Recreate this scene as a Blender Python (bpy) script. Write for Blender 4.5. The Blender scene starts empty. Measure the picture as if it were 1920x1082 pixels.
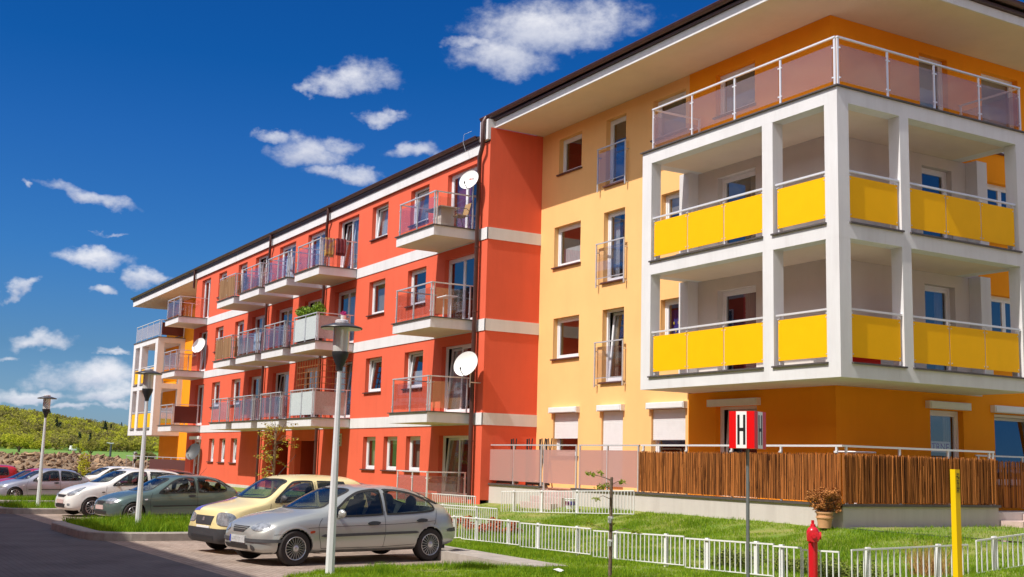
import bpy, bmesh, math, random
import numpy as np
from mathutils import Vector, Matrix, noise
from mathutils.bvhtree import BVHTree
random.seed(7); rng = np.random.default_rng(7)
R = math.radians
S = bpy.context.scene
COL = S.collection
# ------------------------------------------------------------------ camera
cam = bpy.data.cameras.new('camera'); co = bpy.data.objects.new('camera', cam); COL.objects.link(co)
cam.sensor_width = 36.0; cam.lens = 2178.352/1920*36.0; cam.clip_start = 0.1; cam.clip_end = 5000
yaw, pitch, roll = R(-59.81712), R(8.47783), R(1.548595)
fwd = Vector((math.sin(yaw)*math.cos(pitch), math.cos(yaw)*math.cos(pitch), math.sin(pitch)))
rt = Vector((math.cos(yaw), -math.sin(yaw), 0)); upv = rt.cross(fwd)
r2 = rt*math.cos(roll)+upv*math.sin(roll); u2 = -rt*math.sin(roll)+upv*math.cos(roll)
m3 = Matrix((r2, u2, -fwd)).transposed()
co.matrix_world = Matrix.Translation((0, 0, 1.74)) @ m3.to_4x4()
S.camera = co
# ------------------------------------------------------------------ sun, exposure
TOSUN = Vector((0.11, -1.0, 1.35)).normalized()
sun = bpy.data.lights.new('sun', 'SUN'); so = bpy.data.objects.new('sun', sun); COL.objects.link(so)
sun.energy = 4.1; sun.angle = R(0.5); sun.color = (1.0, 0.955, 0.88)
so.rotation_euler = TOSUN.to_track_quat('Z', 'Y').to_euler()
S.view_settings.view_transform = 'Standard'; S.view_settings.look = 'None'
S.view_settings.gamma = 1; S.view_settings.use_curve_mapping = False
S.view_settings.exposure = 0.30
# ------------------------------------------------------------------ world: Nishita sky with cumulus clouds
W = bpy.data.worlds.new("World"); S.world = W; W.use_nodes = True
nt = W.node_tree; N = nt.nodes; L = nt.links
bg = N['Background']; bg.inputs[1].default_value = 0.15
sky = N.new('ShaderNodeTexSky'); sky.sky_type = 'NISHITA'; sky.sun_disc = False
sky.sun_elevation = math.asin(TOSUN.z); sky.sun_rotation = R(172); sky.altitude = 50; sky.air_density = 1.0; sky.dust_density = 0.6; sky.ozone_density = 2.0
def wm(op, a, b=None, c=None, clamp=False):
    n = N.new('ShaderNodeMath'); n.operation = op; n.use_clamp = clamp
    for i, v in enumerate((a, b, c)):
        if v is None: continue
        if isinstance(v, (int, float)): n.inputs[i].default_value = v
        else: L.new(v, n.inputs[i])
    return n.outputs[0]
tc = N.new('ShaderNodeTexCoord'); sp = N.new('ShaderNodeSeparateXYZ'); L.new(tc.outputs['Generated'], sp.inputs[0])
az = wm('ARCTAN2', sp.outputs[0], sp.outputs[1]); el = wm('ARCSINE', sp.outputs[2])
def wnoise(scale, detail, rough, off=0.0, stretch=1.6):
    mp = N.new('ShaderNodeMapping'); mp.inputs['Scale'].default_value = (1, 1, stretch); mp.inputs['Location'].default_value = (off, off*.7, 0)
    L.new(tc.outputs['Generated'], mp.inputs[0])
    n = N.new('ShaderNodeTexNoise'); n.inputs['Scale'].default_value = scale; n.inputs['Detail'].default_value = detail; n.inputs['Roughness'].default_value = rough
    L.new(mp.outputs[0], n.inputs['Vector']); return n.outputs['Fac']
nA = wnoise(26, 7, 0.62); nB = wnoise(75, 6, 0.65, 3.1); nC = wnoise(14, 4, 0.5, 7.7)
# azimuth, elevation, half sizes, tilt, density
CL = [(-1.0118,0.3651,0.0739,0.0219,0.015,1),(-1.0566,0.3377,0.0428,0.0150,0.031,1),(-1.0938,0.3484,0.0202,0.0062,0.043,.6),
(-1.1932,0.3176,0.0333,0.0119,0.074,.8),(-1.2276,0.3102,0.0114,0.0062,0.084,.6),(-1.1634,0.2920,0.0188,0.0067,0.061,.8),
(-1.2246,0.2562,0.0274,0.0125,0.073,.85),(-1.2561,0.2641,0.0140,0.0049,0.083,.6),(-1.1907,0.2405,0.0233,0.0090,0.062,.95),
(-1.1906,0.2675,0.0179,0.0090,0.066,.45),(-1.1311,0.2622,0.0217,0.0081,0.050,.4),(-1.3956,0.2086,0.0333,0.0073,-0.13,1),
(-1.4451,0.2134,0.0055,0.0038,0.119,.8),(-1.3985,0.1508,0.0300,0.0080,0.02,1),(-1.395,0.1568,0.0130,0.0062,0.0,1),(-1.3486,0.1424,0.0159,0.0075,0.073,1),
(-1.3797,0.1749,0.0140,0.0026,0.089,.35),(-1.4575,0.1219,0.0104,0.0067,0.083,1),(-1.3834,0.1255,0.0115,0.0048,0.073,.8),
(-1.4260,0.0839,0.0261,0.0072,0.063,1),(-1.4501,0.0710,0.0124,0.0029,0.060,.5),(-1.3872,0.0565,0.0405,0.0112,0.049,1),
(-1.4319,0.0403,0.0242,0.0051,0.046,.8),(-1.3821,0.0426,0.0244,0.0069,0.043,.9),(-1.3683,0.0778,0.0107,0.0035,0.055,.5),
(-1.4516,0.0424,0.0192,0.0050,0.048,.7),(-1.3693,0.0358,0.0123,0.0039,0.040,.6),(-1.4075,0.0317,0.0239,0.0034,0.041,.5)]
azr, elr = az, el
w1_, w2_ = wnoise(9, 5, .6, 11.0, 1.4), wnoise(9, 5, .6, 23.0, 1.4)
az = wm('ADD', az, wm('MULTIPLY', wm('SUBTRACT', w1_, 0.5), 0.10)); el = wm('ADD', el, wm('MULTIPLY', wm('SUBTRACT', w2_, 0.5), 0.055))
w3_, w4_ = wnoise(34, 5, .6, 31.0, 1.4), wnoise(34, 5, .6, 43.0, 1.4)
az = wm('ADD', az, wm('MULTIPLY', wm('SUBTRACT', w3_, 0.5), 0.034)); el = wm('ADD', el, wm('MULTIPLY', wm('SUBTRACT', w4_, 0.5), 0.020))
dens = None; low = None
for (a, e, sx, sy, rot, dn) in CL:
    ce = math.cos(e); sx *= 1.2; sy *= 1.27
    da = wm('MULTIPLY', wm('SUBTRACT', az, a), ce); de = wm('SUBTRACT', el, e)
    c_, s_ = math.cos(rot), math.sin(rot)
    p = wm('ADD', wm('MULTIPLY', da, c_/sx), wm('MULTIPLY', de, s_/sx))
    q = wm('ADD', wm('MULTIPLY', da, -s_/sy), wm('MULTIPLY', de, c_/sy))
    qq = wm('MULTIPLY', q, wm('ADD', 1.12, wm('MULTIPLY', wm('SIGN', q), -0.18)))   # flatter base
    r_ = wm('SUBTRACT', 1.0, wm('ADD', wm('MULTIPLY', p, p), wm('MULTIPLY', qq, qq)))
    r_ = wm('MULTIPLY', wm('MAXIMUM', r_, -1.0), 1.0)
    r_ = wm('ADD', r_, (dn-1)*0.55)
    dens = r_ if dens is None else wm('SMOOTH_MAX', dens, r_, 0.35)
    lo = wm('MULTIPLY', wm('MAXIMUM', r_, 0.0), q); low = lo if low is None else wm('ADD', low, lo)
az, el = azr, elr
nz = wm('ADD', wm('MULTIPLY', wm('SUBTRACT', nA, 0.5), 3.0), wm('MULTIPLY', wm('SUBTRACT', nB, 0.5), 1.1))
d1 = wm('ADD', wm('MULTIPLY', dens, 1.3), wm('MULTIPLY', nz, 0.8))
def ramp(v, a, b):
    n = N.new('ShaderNodeMapRange'); n.interpolation_type = 'SMOOTHSTEP'; n.inputs[1].default_value = a; n.inputs[2].default_value = b; L.new(v, n.inputs[0]); return n.outputs[0]
mask1 = ramp(d1, -0.22, 1.75)
# scattered clouds added outside the western sector, for pane reflections and warm fill
daz = wm('ABSOLUTE', wm('SUBTRACT', az, -1.15)); sect = ramp(daz, 0.45, 0.62)
d2 = wm('ADD', wm('ADD', wm('MULTIPLY', wm('SUBTRACT', wnoise(3.2, 8, 0.6, 1.3, 2.2), 0.48), 4.5), 0), 0)
mask2 = wm('MULTIPLY', ramp(d2, 0.0, 0.7), sect)
mask = wm('MAXIMUM', wm('MULTIPLY', mask1, 0.97), wm('MULTIPLY', mask2, 0.9))
mx = N.new('ShaderNodeMix'); mx.data_type = 'RGBA'
tint = N.new('ShaderNodeMix'); tint.data_type = 'RGBA'; tint.blend_type = 'MULTIPLY'; tint.inputs[0].default_value = 1
L.new(sky.outputs[0], tint.inputs[6])
cr = N.new('ShaderNodeValToRGB'); L.new(wm('MULTIPLY', el, 1/0.5), cr.inputs[0])
cr.color_ramp.elements[0].position = 0.020; cr.color_ramp.elements[0].color = (0.2688, 0.3975, 0.6406, 1)
cr.color_ramp.elements[1].position = 0.900; cr.color_ramp.elements[1].color = (0.0182, 0.2035, 0.4958, 1)
e_ = cr.color_ramp.elements.new(0.168); e_.color = (0.1535, 0.2890, 0.4765, 1)
e_ = cr.color_ramp.elements.new(0.330); e_.color = (0.0911, 0.2802, 0.5317, 1)
e_ = cr.color_ramp.elements.new(0.520); e_.color = (0.0529, 0.2478, 0.5364, 1)
e_ = cr.color_ramp.elements.new(0.660); e_.color = (0.0228, 0.2212, 0.5111, 1)
sect0 = ramp(wm('ABSOLUTE', wm('SUBTRACT', az, -0.55)), 1.75, 2.15)
vis = wm('MAXIMUM', sect0, ramp(el, 0.45, 0.75))
tm = N.new('ShaderNodeMix'); tm.data_type = 'RGBA'; L.new(vis, tm.inputs[0]); L.new(cr.outputs[0], tm.inputs[6]); tm.inputs[7].default_value = (1.25, 1.02, 0.88, 1)  # unseen part of the sky tinted brighter and warmer, added fill for shaded walls
L.new(tm.outputs[2], tint.inputs[7])
L.new(mask, mx.inputs[0]); L.new(tint.outputs[2], mx.inputs[6])
cc = N.new('ShaderNodeMix'); cc.data_type = 'RGBA'
cc.inputs[6].default_value = (2.7, 2.95, 3.75, 1); cc.inputs[7].default_value = (4.7, 4.75, 5.05, 1)
shade = wm('ADD', wm('MULTIPLY', low, 1.1), wm('ADD', wm('MULTIPLY', wm('SUBTRACT', nC, 0.5), 1.6), 0.62), None, True)
L.new(shade, cc.inputs[0]); 
c3_ = N.new('ShaderNodeMix'); c3_.data_type = 'RGBA'; L.new(sect0, c3_.inputs[0]); L.new(cc.outputs[2], c3_.inputs[6]); c3_.inputs[7].default_value = (9.0, 8.3, 7.6, 1)  # out-of-view clouds made extra bright for fill
L.new(c3_.outputs[2], mx.inputs[7])
L.new(mx.outputs[2], bg.inputs[0])
# ------------------------------------------------------------------ materials
MATS = {}
def mat(name, color, rough=0.7, metal=0.0, var=0.0, vscale=3.0, bump=0.0, bscale=60.0, color2=None, spec=0.5, coat=0.0, tone=False, trans=0.0, stretch=None, alpha=1.0):
    if name in MATS: return MATS[name]
    m = bpy.data.materials.new(name); m.use_nodes = True; n = m.node_tree.nodes; l = m.node_tree.links
    b = n['Principled BSDF']; b.inputs['Base Color'].default_value = (*color, 1); b.inputs['Roughness'].default_value = rough
    b.inputs['Metallic'].default_value = metal; b.inputs['Specular IOR Level'].default_value = spec; b.inputs['Coat Weight'].default_value = coat
    b.inputs['Coat Roughness'].default_value = 0.06; b.inputs['Alpha'].default_value = alpha
    if trans:
        b.inputs['Transmission Weight'].default_value = trans
    t = n.new('ShaderNodeTexCoord')
    def tex(sc, det=4.0, ro=0.6):
        q = n.new('ShaderNodeTexNoise'); q.inputs['Scale'].default_value = sc; q.inputs['Detail'].default_value = det; q.inputs['Roughness'].default_value = ro
        if stretch:
            mp = n.new('ShaderNodeMapping'); mp.inputs['Scale'].default_value = stretch; l.new(t.outputs['Object'], mp.inputs[0]); l.new(mp.outputs[0], q.inputs['Vector'])
        else: l.new(t.outputs['Object'], q.inputs['Vector'])
        return q
    if tone or var > 0 or color2:
        mxx = n.new('ShaderNodeMix'); mxx.data_type = 'RGBA'
        c2 = color2 if color2 else tuple(min(1, c*(1+var)) for c in color)
        c1 = color if color2 else tuple(c*(1-var) for c in color)
        mxx.inputs[6].default_value = (*c1, 1); mxx.inputs[7].default_value = (*c2, 1)
        if tone:
            at = n.new('ShaderNodeAttribute'); at.attribute_name = 'tone'; l.new(at.outputs['Fac'], mxx.inputs[0])
        else:
            q = tex(vscale); mr = n.new('ShaderNodeMapRange'); mr.inputs[1].default_value = 0.32; mr.inputs[2].default_value = 0.68
            l.new(q.outputs['Fac'], mr.inputs[0]); l.new(mr.outputs[0], mxx.inputs[0])
        l.new(mxx.outputs[2], b.inputs['Base Color'])
    if bump > 0:
        q = tex(bscale, 3.0); bm_ = n.new('ShaderNodeBump'); bm_.inputs['Strength'].default_value = bump; bm_.inputs['Distance'].default_value = 0.01
        l.new(q.outputs['Fac'], bm_.inputs['Height']); l.new(bm_.outputs[0], b.inputs['Normal'])
    MATS[name] = m; return m
def stucco(name, color, streak=0.10):
    m = mat(name, color, 0.92, bump=0.5, bscale=90, spec=0.2, var=0.035, vscale=0.7)
    n = m.node_tree.nodes; l = m.node_tree.links; b = n['Principled BSDF']
    src = b.inputs['Base Color'].links[0].from_socket
    t = n.new('ShaderNodeTexCoord'); mp = n.new('ShaderNodeMapping'); mp.inputs['Scale'].default_value = (1.3, 1.3, 0.16)
    q = n.new('ShaderNodeTexNoise'); q.inputs['Scale'].default_value = 2.0; q.inputs['Detail'].default_value = 9; q.inputs['Roughness'].default_value = 0.7
    l.new(t.outputs['Object'], mp.inputs[0]); l.new(mp.outputs[0], q.inputs['Vector'])
    mr = n.new('ShaderNodeMapRange'); mr.inputs[1].default_value = 0.45; mr.inputs[2].default_value = 0.8; mr.inputs[4].default_value = streak*1.5; l.new(q.outputs['Fac'], mr.inputs[0])
    mx_ = n.new('ShaderNodeMix'); mx_.data_type = 'RGBA'; mx_.blend_type = 'MULTIPLY'; l.new(mr.outputs[0], mx_.inputs[0]); l.new(src, mx_.inputs[6])
    mx_.inputs[7].default_value = (0.45, 0.4, 0.38, 1); l.new(mx_.outputs[2], b.inputs['Base Color'])
    return m
RED = stucco('red_stucco', (0.765, 0.134, 0.070), .10)
YEL = stucco('yellow_stucco', (0.92, 0.535, 0.215), .045)
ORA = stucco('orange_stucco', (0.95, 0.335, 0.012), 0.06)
WHI = stucco('white_stucco', (0.73, 0.72, 0.73), 0.16)
SOF = stucco('soffit_render', (0.76, 0.64, 0.52), 0.06)
LOG = stucco('loggia_render', (0.66, 0.61, 0.57), 0.06)
PLI = stucco('plinth_render', (0.60, 0.55, 0.51), 0.2)
ROOFM = mat('brown_roof_sheet', (0.07, 0.035, 0.03), 0.45, var=0.2, vscale=5)
GUT = mat('brown_gutter', (0.085, 0.035, 0.03), 0.4, var=0.15)
FLASH = mat('dark_flashing', (0.09, 0.075, 0.07), 0.55, var=0.2, vscale=8)
PVC = mat('white_pvc', (0.82, 0.82, 0.84), 0.35)
BROWNPVC = mat('brown_sill', (0.10, 0.04, 0.035), 0.5)
STEEL = mat('galvanised_steel', (0.62, 0.63, 0.66), 0.38, 0.35, var=0.08, vscale=15)
STEELW = mat('bright_rail', (0.80, 0.80, 0.82), 0.32, 0.25)
YPAN = mat('yellow_panel', (0.97, 0.49, 0.002), 0.5, var=0.02, spec=0.15)
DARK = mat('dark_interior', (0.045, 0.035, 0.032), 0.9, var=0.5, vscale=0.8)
CURT = mat('curtain_cloth', (0.62, 0.60, 0.60), 0.9, color2=(0.40, 0.38, 0.40), vscale=14, stretch=(6, 6, 0.15))
CURTR = mat('red_curtain_cloth', (0.34, 0.03, 0.06), 0.9, color2=(0.16, 0.02, 0.06), vscale=14, stretch=(6, 6, 0.15))
CURTB = mat('beige_curtain_cloth', (0.42, 0.33, 0.24), 0.9, color2=(0.22, 0.17, 0.13), vscale=14, stretch=(6, 6, 0.15))
def glassmat(name, tint, refl=(1, 1, 1), ior=1.5, rough=0.0, milk=0.0, milkc=(.8, .8, .8), base=0.0):
    m = bpy.data.materials.new(name); m.use_nodes = True; n = m.node_tree.nodes; l = m.node_tree.links
    n.remove(n['Principled BSDF']); out = n['Material Output']
    tr = n.new('ShaderNodeBsdfTransparent'); tr.inputs[0].default_value = (*tint, 1)
    gl = n.new('ShaderNodeBsdfGlossy'); gl.inputs['Color'].default_value = (*refl, 1); gl.inputs['Roughness'].default_value = rough
    fr = n.new('ShaderNodeFresnel'); fr.inputs[0].default_value = ior
    a = n.new('ShaderNodeMath'); a.operation = 'ADD'; a.use_clamp = True; l.new(fr.outputs[0], a.inputs[0]); a.inputs[1].default_value = base
    ms = n.new('ShaderNodeMixShader'); 
    gm_ = n.new('ShaderNodeNewGeometry'); inv = n.new('ShaderNodeMath'); inv.operation = 'SUBTRACT'; inv.inputs[0].default_value = 1; l.new(gm_.outputs['Backfacing'], inv.inputs[1])
    mu = n.new('ShaderNodeMath'); mu.operation = 'MULTIPLY'; l.new(a.outputs[0], mu.inputs[0]); l.new(inv.outputs[0], mu.inputs[1]); l.new(mu.outputs[0], ms.inputs[0])
    if milk > 0:
        df = n.new('ShaderNodeBsdfDiffuse'); df.inputs[0].default_value = (*milkc, 1); m2 = n.new('ShaderNodeMixShader'); m2.inputs[0].default_value = milk
        l.new(tr.outputs[0], m2.inputs[1]); l.new(df.outputs[0], m2.inputs[2]); l.new(m2.outputs[0], ms.inputs[1])
    else: l.new(tr.outputs[0], ms.inputs[1])
    l.new(gl.outputs[0], ms.inputs[2]); l.new(ms.outputs[0], out.inputs[0]); MATS[name] = m; return m
WGL = glassmat('window_glass', (0.72, 0.76, 0.78), ior=1.8, base=0.08)
BGL = glassmat('balcony_glass', (0.93, 0.93, 0.96), ior=1.5, base=0.09)
TGL = glassmat('terrace_glass', (0.84, 0.76, 0.74), ior=1.5, base=0.03, milk=0.12, milkc=(.66, .50, .48))
POLY = glassmat('twinwall_sheet', (0.75, 0.62, 0.58), ior=1.4, rough=0.25, milk=0.55, milkc=(.66, .40, .36))
FROST = mat('pale_screen_fabric', (0.42, 0.47, 0.48), 0.9, color2=(0.58, 0.63, 0.63), vscale=30)
MOTT = mat('mottled_screen_fabric', (0.42, 0.33, 0.31), 0.9, color2=(0.56, 0.47, 0.45), vscale=30)
BRPAN = mat('dark_brown_panel', (0.10, 0.02, 0.015), 0.4)
CGL = glassmat('car_glass', (0.66, 0.73, 0.69), ior=1.5, base=0.02)
REED = mat('willow_sticks', (0.05, 0.015, 0.006), 0.9, color2=(0.68, 0.25, 0.065), tone=True, spec=.2)
REED2 = mat('reed_sticks', (0.22, 0.11, 0.05), 0.85, color2=(0.45, 0.27, 0.14), tone=True)
GRASS = mat('grass_blades', (0.095, 0.22, 0.008), 0.65, color2=(0.36, 0.49, 0.018), tone=True, spec=0.2)
SOIL = mat('lawn_soil', (0.12, 0.22, 0.018), 0.95, color2=(0.27, 0.26, 0.07), vscale=1.2, bump=0.6, bscale=25)
LEAFY = mat('young_leaf', (0.18, 0.26, 0.02), 0.6, color2=(0.42, 0.46, 0.04), tone=True)
BARK = mat('bark', (0.16, 0.11, 0.075), 0.9, var=0.3, vscale=20, bump=0.6, bscale=40)
RUBBER = mat('black_rubber', (0.022, 0.021, 0.021), 0.7)
BLACKP = mat('black_plastic', (0.03, 0.03, 0.032), 0.5)
GREYP = mat('grey_plastic', (0.075, 0.075, 0.08), 0.55, var=0.1, vscale=10)
CHROME = mat('alloy_rim', (0.62, 0.62, 0.64), 0.28, 0.75)
WHITEP = mat('white_paint', (0.80, 0.80, 0.80), 0.35, var=0.03, vscale=6)
CONC = mat('kerb_concrete', (0.36, 0.32, 0.28), 0.9, var=0.15, vscale=5, bump=0.5, bscale=50)

def translucent(m, f=.45):
    n = m.node_tree.nodes; l = m.node_tree.links; b = n['Principled BSDF']; out = n['Material Output']; t = n.new('ShaderNodeBsdfTranslucent'); x = n.new('ShaderNodeMixShader'); x.inputs[0].default_value = f
    l.new(b.inputs['Base Color'].links[0].from_socket, t.inputs[0]); l.new(b.outputs[0], x.inputs[1]); l.new(t.outputs[0], x.inputs[2]); l.new(x.outputs[0], out.inputs[0]); return m
translucent(GRASS, .35); translucent(LEAFY, .4)
# ------------------------------------------------------------------ mesh helpers
class MB:
    def __init__(s): s.v = []; s.f = []; s.m = []; s.t = []; s.tone = 0.5
    def add(s, vs, fs, m=0):
        o = len(s.v); s.v += [tuple(v) for v in vs]; s.t += [s.tone]*len(vs)
        for f in fs: s.f.append(tuple(i+o for i in f)); s.m.append(m)
    def box(s, a, b, m=0, F=None):
        x0, y0, z0 = a; x1, y1, z1 = b
        c = [(x0,y0,z0),(x1,y0,z0),(x1,y1,z0),(x0,y1,z0),(x0,y0,z1),(x1,y0,z1),(x1,y1,z1),(x0,y1,z1)]
        if F: c = [F(*q) for q in c]
        s.add(c, [(0,3,2,1),(4,5,6,7),(0,1,5,4),(1,2,6,5),(2,3,7,6),(3,0,4,7)], m)
    def quad(s, a, b, c, d, m=0): s.add([a, b, c, d], [(0,1,2,3)], m)
    def tube(s, p, r, n=8, m=0, cap=True):
        p = [Vector(q) for q in p]; rr = r if isinstance(r, (list, tuple)) else [r]*len(p)
        rings = []
        prevx = None
        for i, q in enumerate(p):
            t = (p[min(i+1, len(p)-1)]-p[max(i-1, 0)]).normalized()
            ref = Vector((0, 0, 1)) if abs(t.z) < 0.9 else Vector((1, 0, 0))
            x = t.cross(ref).normalized() if prevx is None else (prevx - t*prevx.dot(t)).normalized()
            prevx = x; y = t.cross(x)
            rings.append([q+(x*math.cos(2*math.pi*k/n)+y*math.sin(2*math.pi*k/n))*rr[i] for k in range(n)])
        vs = [v for g in rings for v in g]; fs = []
        for i in range(len(p)-1):
            for k in range(n): fs.append((i*n+k, i*n+(k+1) % n, (i+1)*n+(k+1) % n, (i+1)*n+k))
        if cap: fs += [tuple(range(n))[::-1], tuple((len(p)-1)*n+k for k in range(n))]
        s.add(vs, fs, m)
    def lathe(s, prof, c=(0,0,0), n=24, axis='z', m=0, F=None):
        vs = []; fs = []
        for (r, h) in prof:
            for k in range(n):
                a = 2*math.pi*k/n; x, y = r*math.cos(a), r*math.sin(a)
                v = {'z': (x, y, h), 'x': (h, x, y), 'y': (x, h, y)}[axis]
                v = (v[0]+c[0], v[1]+c[1], v[2]+c[2]); vs.append(F(v) if F else v)
        for i in range(len(prof)-1):
            for k in range(n): fs.append((i*n+k, i*n+(k+1) % n, (i+1)*n+(k+1) % n, (i+1)*n+k))
        s.add(vs, fs, m)
    def build(s, name, mats, parent=None, smooth=False, fix=True, world=True):
        me = bpy.data.meshes.new(name); me.from_pydata(s.v, [], s.f)
        mats = mats if isinstance(mats, (list, tuple)) else [mats]
        for q in mats: me.materials.append(q)
        if len(mats) > 1: me.polygons.foreach_set('material_index', s.m)
        if any(abs(q-0.5) > 1e-6 for q in s.t):
            at = me.attributes.new('tone', 'FLOAT', 'POINT'); at.data.foreach_set('value', s.t)
        if fix and len(s.f) < 60000:
            bm = bmesh.new(); bm.from_mesh(me); bmesh.ops.recalc_face_normals(bm, faces=bm.faces); bm.to_mesh(me); bm.free()
        if smooth:
            me.polygons.foreach_set('use_smooth', [True]*len(me.polygons)); me.update()
            try: me.set_sharp_from_angle(angle=R(38))
            except Exception: pass
        o = bpy.data.objects.new(name, me); COL.objects.link(o)
        if parent is not None:
            o.parent = parent
            if world: o.matrix_parent_inverse = PW(parent).inverted()
        return o
def PW(o):
    m = o.matrix_basis.copy()
    if o.parent: m = PW(o.parent) @ o.matrix_parent_inverse @ m
    return m
def tag(o, label=None, cat=None, group=None, kind=None):
    if label: o['label'] = label
    if cat: o['category'] = cat
    if group: o['group'] = group
    if kind: o['kind'] = kind
    return o
def empty(name, loc, rz=0, label=None, cat=None, group=None):
    o = bpy.data.objects.new(name, None); COL.objects.link(o); o.location = loc; o.rotation_euler = (0, 0, rz); o.empty_display_size = 0.3
    return tag(o, label, cat, group)
def copy_tree(o, parent=None):
    c = o.copy(); COL.objects.link(c)
    if parent: c.parent = parent
    for ch in list(o.children): copy_tree(ch, c)
    return c
def vn(x, y, z=0): return noise.noise(Vector((x, y, z)))
def gz(x): return 0.0105*(x+16)
def ss(a, b, x): t = min(1, max(0, (x-a)/(b-a))); return t*t*(3-2*t)
# ================================================================== THE APARTMENT BUILDING
B = empty('apartment_building', (-46.9, 17, 0.3), 0, 'long red and yellow four-storey apartment block with white balconies and corner loggia frame', 'building')
FR = lambda y0: (lambda u, d, z: (u, y0+d, z))          # facade facing the street
FX = lambda x0: (lambda u, d, z: (x0-d, u, z))          # facade facing right
FL = lambda x0: (lambda u, d, z: (x0+d, u, z))
def wall(name, m, F, u0, u1, z0, z1, holes=(), depth=0.26, parent=B, d0=0.0):
    mb = MB()
    us = sorted({u0, u1} | {h[i] for h in holes for i in (0, 1)}); zs = sorted({z0, z1} | {h[i] for h in holes for i in (2, 3)})
    for i in range(len(us)-1):
        for j in range(len(zs)-1):
            uc, zc = (us[i]+us[i+1])/2, (zs[j]+zs[j+1])/2
            if any(h[0] < uc < h[1] and h[2] < zc < h[3] for h in holes): continue
            mb.quad(F(us[i], d0, zs[j]), F(us[i+1], d0, zs[j]), F(us[i+1], d0, zs[j+1]), F(us[i], d0, zs[j+1]))
    for a, b, c, d in holes:
        for p, q in (((a, c), (b, c)), ((b, c), (b, d)), ((b, d), (a, d)), ((a, d), (a, c))):
            mb.quad(F(p[0], d0, p[1]), F(q[0], d0, q[1]), F(q[0], depth, q[1]), F(p[0], depth, p[1]))
    return mb.build(name, m, parent, fix=False)
def window(F, u0, u1, z0, z1, sashes=1, tilt=None, curtain=None, sill=True, name='window', parent=B, cfrac=(0, 1), d=0.15, low=0.0, blind=0.0, shutter=None):
    fw = 0.065; mb = MB(); g = 0.004
    a, b, c, e = u0+g, u1-g, z0+g, z1-g
    def fr_(a, b, c, e, w, d0, d1):
        mb.box((a, d0, c), (a+w, d1, e), F=F); mb.box((b-w, d0, c), (b, d1, e), F=F)
        mb.box((a+w, d0, c), (b-w, d1, c+w), F=F); mb.box((a+w, d0, e-w), (b-w, d1, e), F=F)
    fr_(a, b, c, e, fw, d, d+0.07)
    n = sashes; wv = (b-a-2*fw)/n; panes = []
    for k in range(n):
        s0 = a+fw+k*wv; s1 = s0+wv
        if tilt == k:
            t0 = len(mb.v); fr_(s0+.004, s1-.004, c+fw, e-fw, 0.07, d+0.02, d+0.065)
            H = e-c-2*fw; ang = 0.085
            # tilt inwards about the bottom edge
            for i in range(t0, len(mb.v)):
                w = mb.v[i]; p0 = Vector(F(0, 0, w[2])); dirn = Vector(F(0, 1, 0))-Vector(F(0, 0, 0))
                mb.v[i] = tuple(Vector(w)+dirn*((w[2]-c-fw)*ang))
            panes.append((s0+.07, s1-.07, c+fw+.07, e-fw-.07, ang, c+fw))
        else:
            fr_(s0+.004, s1-.004, c+fw+.002, e-fw-.002, 0.06, d+0.012, d+0.06)
            panes.append((s0+.062, s1-.062, c+fw+.062, e-fw-.062, 0, 0))
    w = mb.build(name, PVC, parent)
    for (p0, p1, q0, q1, ang, zb) in panes:
        pm = MB(); dd = d+0.035
        pm.quad(F(p0, dd+(q0-zb)*ang, q0), F(p1, dd+(q0-zb)*ang, q0), F(p1, dd+(q1-zb)*ang, q1), F(p0, dd+(q1-zb)*ang, q1))
        pm.build('pane', WGL, w, fix=False)
    if sill:
        sm = MB(); sm.box((u0-.05, -.07, z0-.035), (u1+.05, d-.002, z0+.003), F=F); sm.build('sill', BROWNPVC, w)
    if curtain:
        cm = MB(); n_ = max(6, int((b-a)*16)); f0, f1 = cfrac; cu0, cu1 = a+(b-a)*f0, a+(b-a)*f1; cz0 = z0+0.02; cz1 = z1-0.03-blind*(z1-z0)
        if low: cz0, cz1 = z0+0.05, z0+low*(z1-z0)
        for k in range(n_):
            x0, x1 = cu0+(cu1-cu0)*k/n_, cu0+(cu1-cu0)*(k+1)/n_; y0 = d+.20+.025*(k % 2); y1 = d+.20+.025*((k+1) % 2)
            cm.quad(F(x0, y0, cz0), F(x1, y1, cz0), F(x1, y1, cz1), F(x0, y0, cz1))
        cm.build('curtain', curtain, w, fix=False)
    if blind:
        bm_ = MB(); bm_.box((a+fw, d+.10, z1-.03-blind*(z1-z0)), (b-fw, d+.105, z1-.03), F=F); bm_.build('blind', CURTB, w)
    if shutter is not None:
        sm = MB(); zb = shutter; k = 0
        z = z1-.01
        while z > zb+.02: sm.box((u0+.02, .055, z-.042), (u1-.02, .072, z-.004), F=F); z -= .046
        sm.box((u0+.015, .060, zb), (u1-.015, .068, z1-.012), F=F)
        sm.build('roller_shutter', WHITEP, w)
    return w
def shutter_box(F, u0, u1, z, parent):
    mb = MB(); mb.box((u0-.08, -.13, z), (u1+.08, -.002, z+.17), F=F); mb.box((u0-.05, -.15, z+.02), (u1+.05, -.131, z+.15), F=F)
    mb.build('shutter_box', WHITEP, parent)
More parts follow.
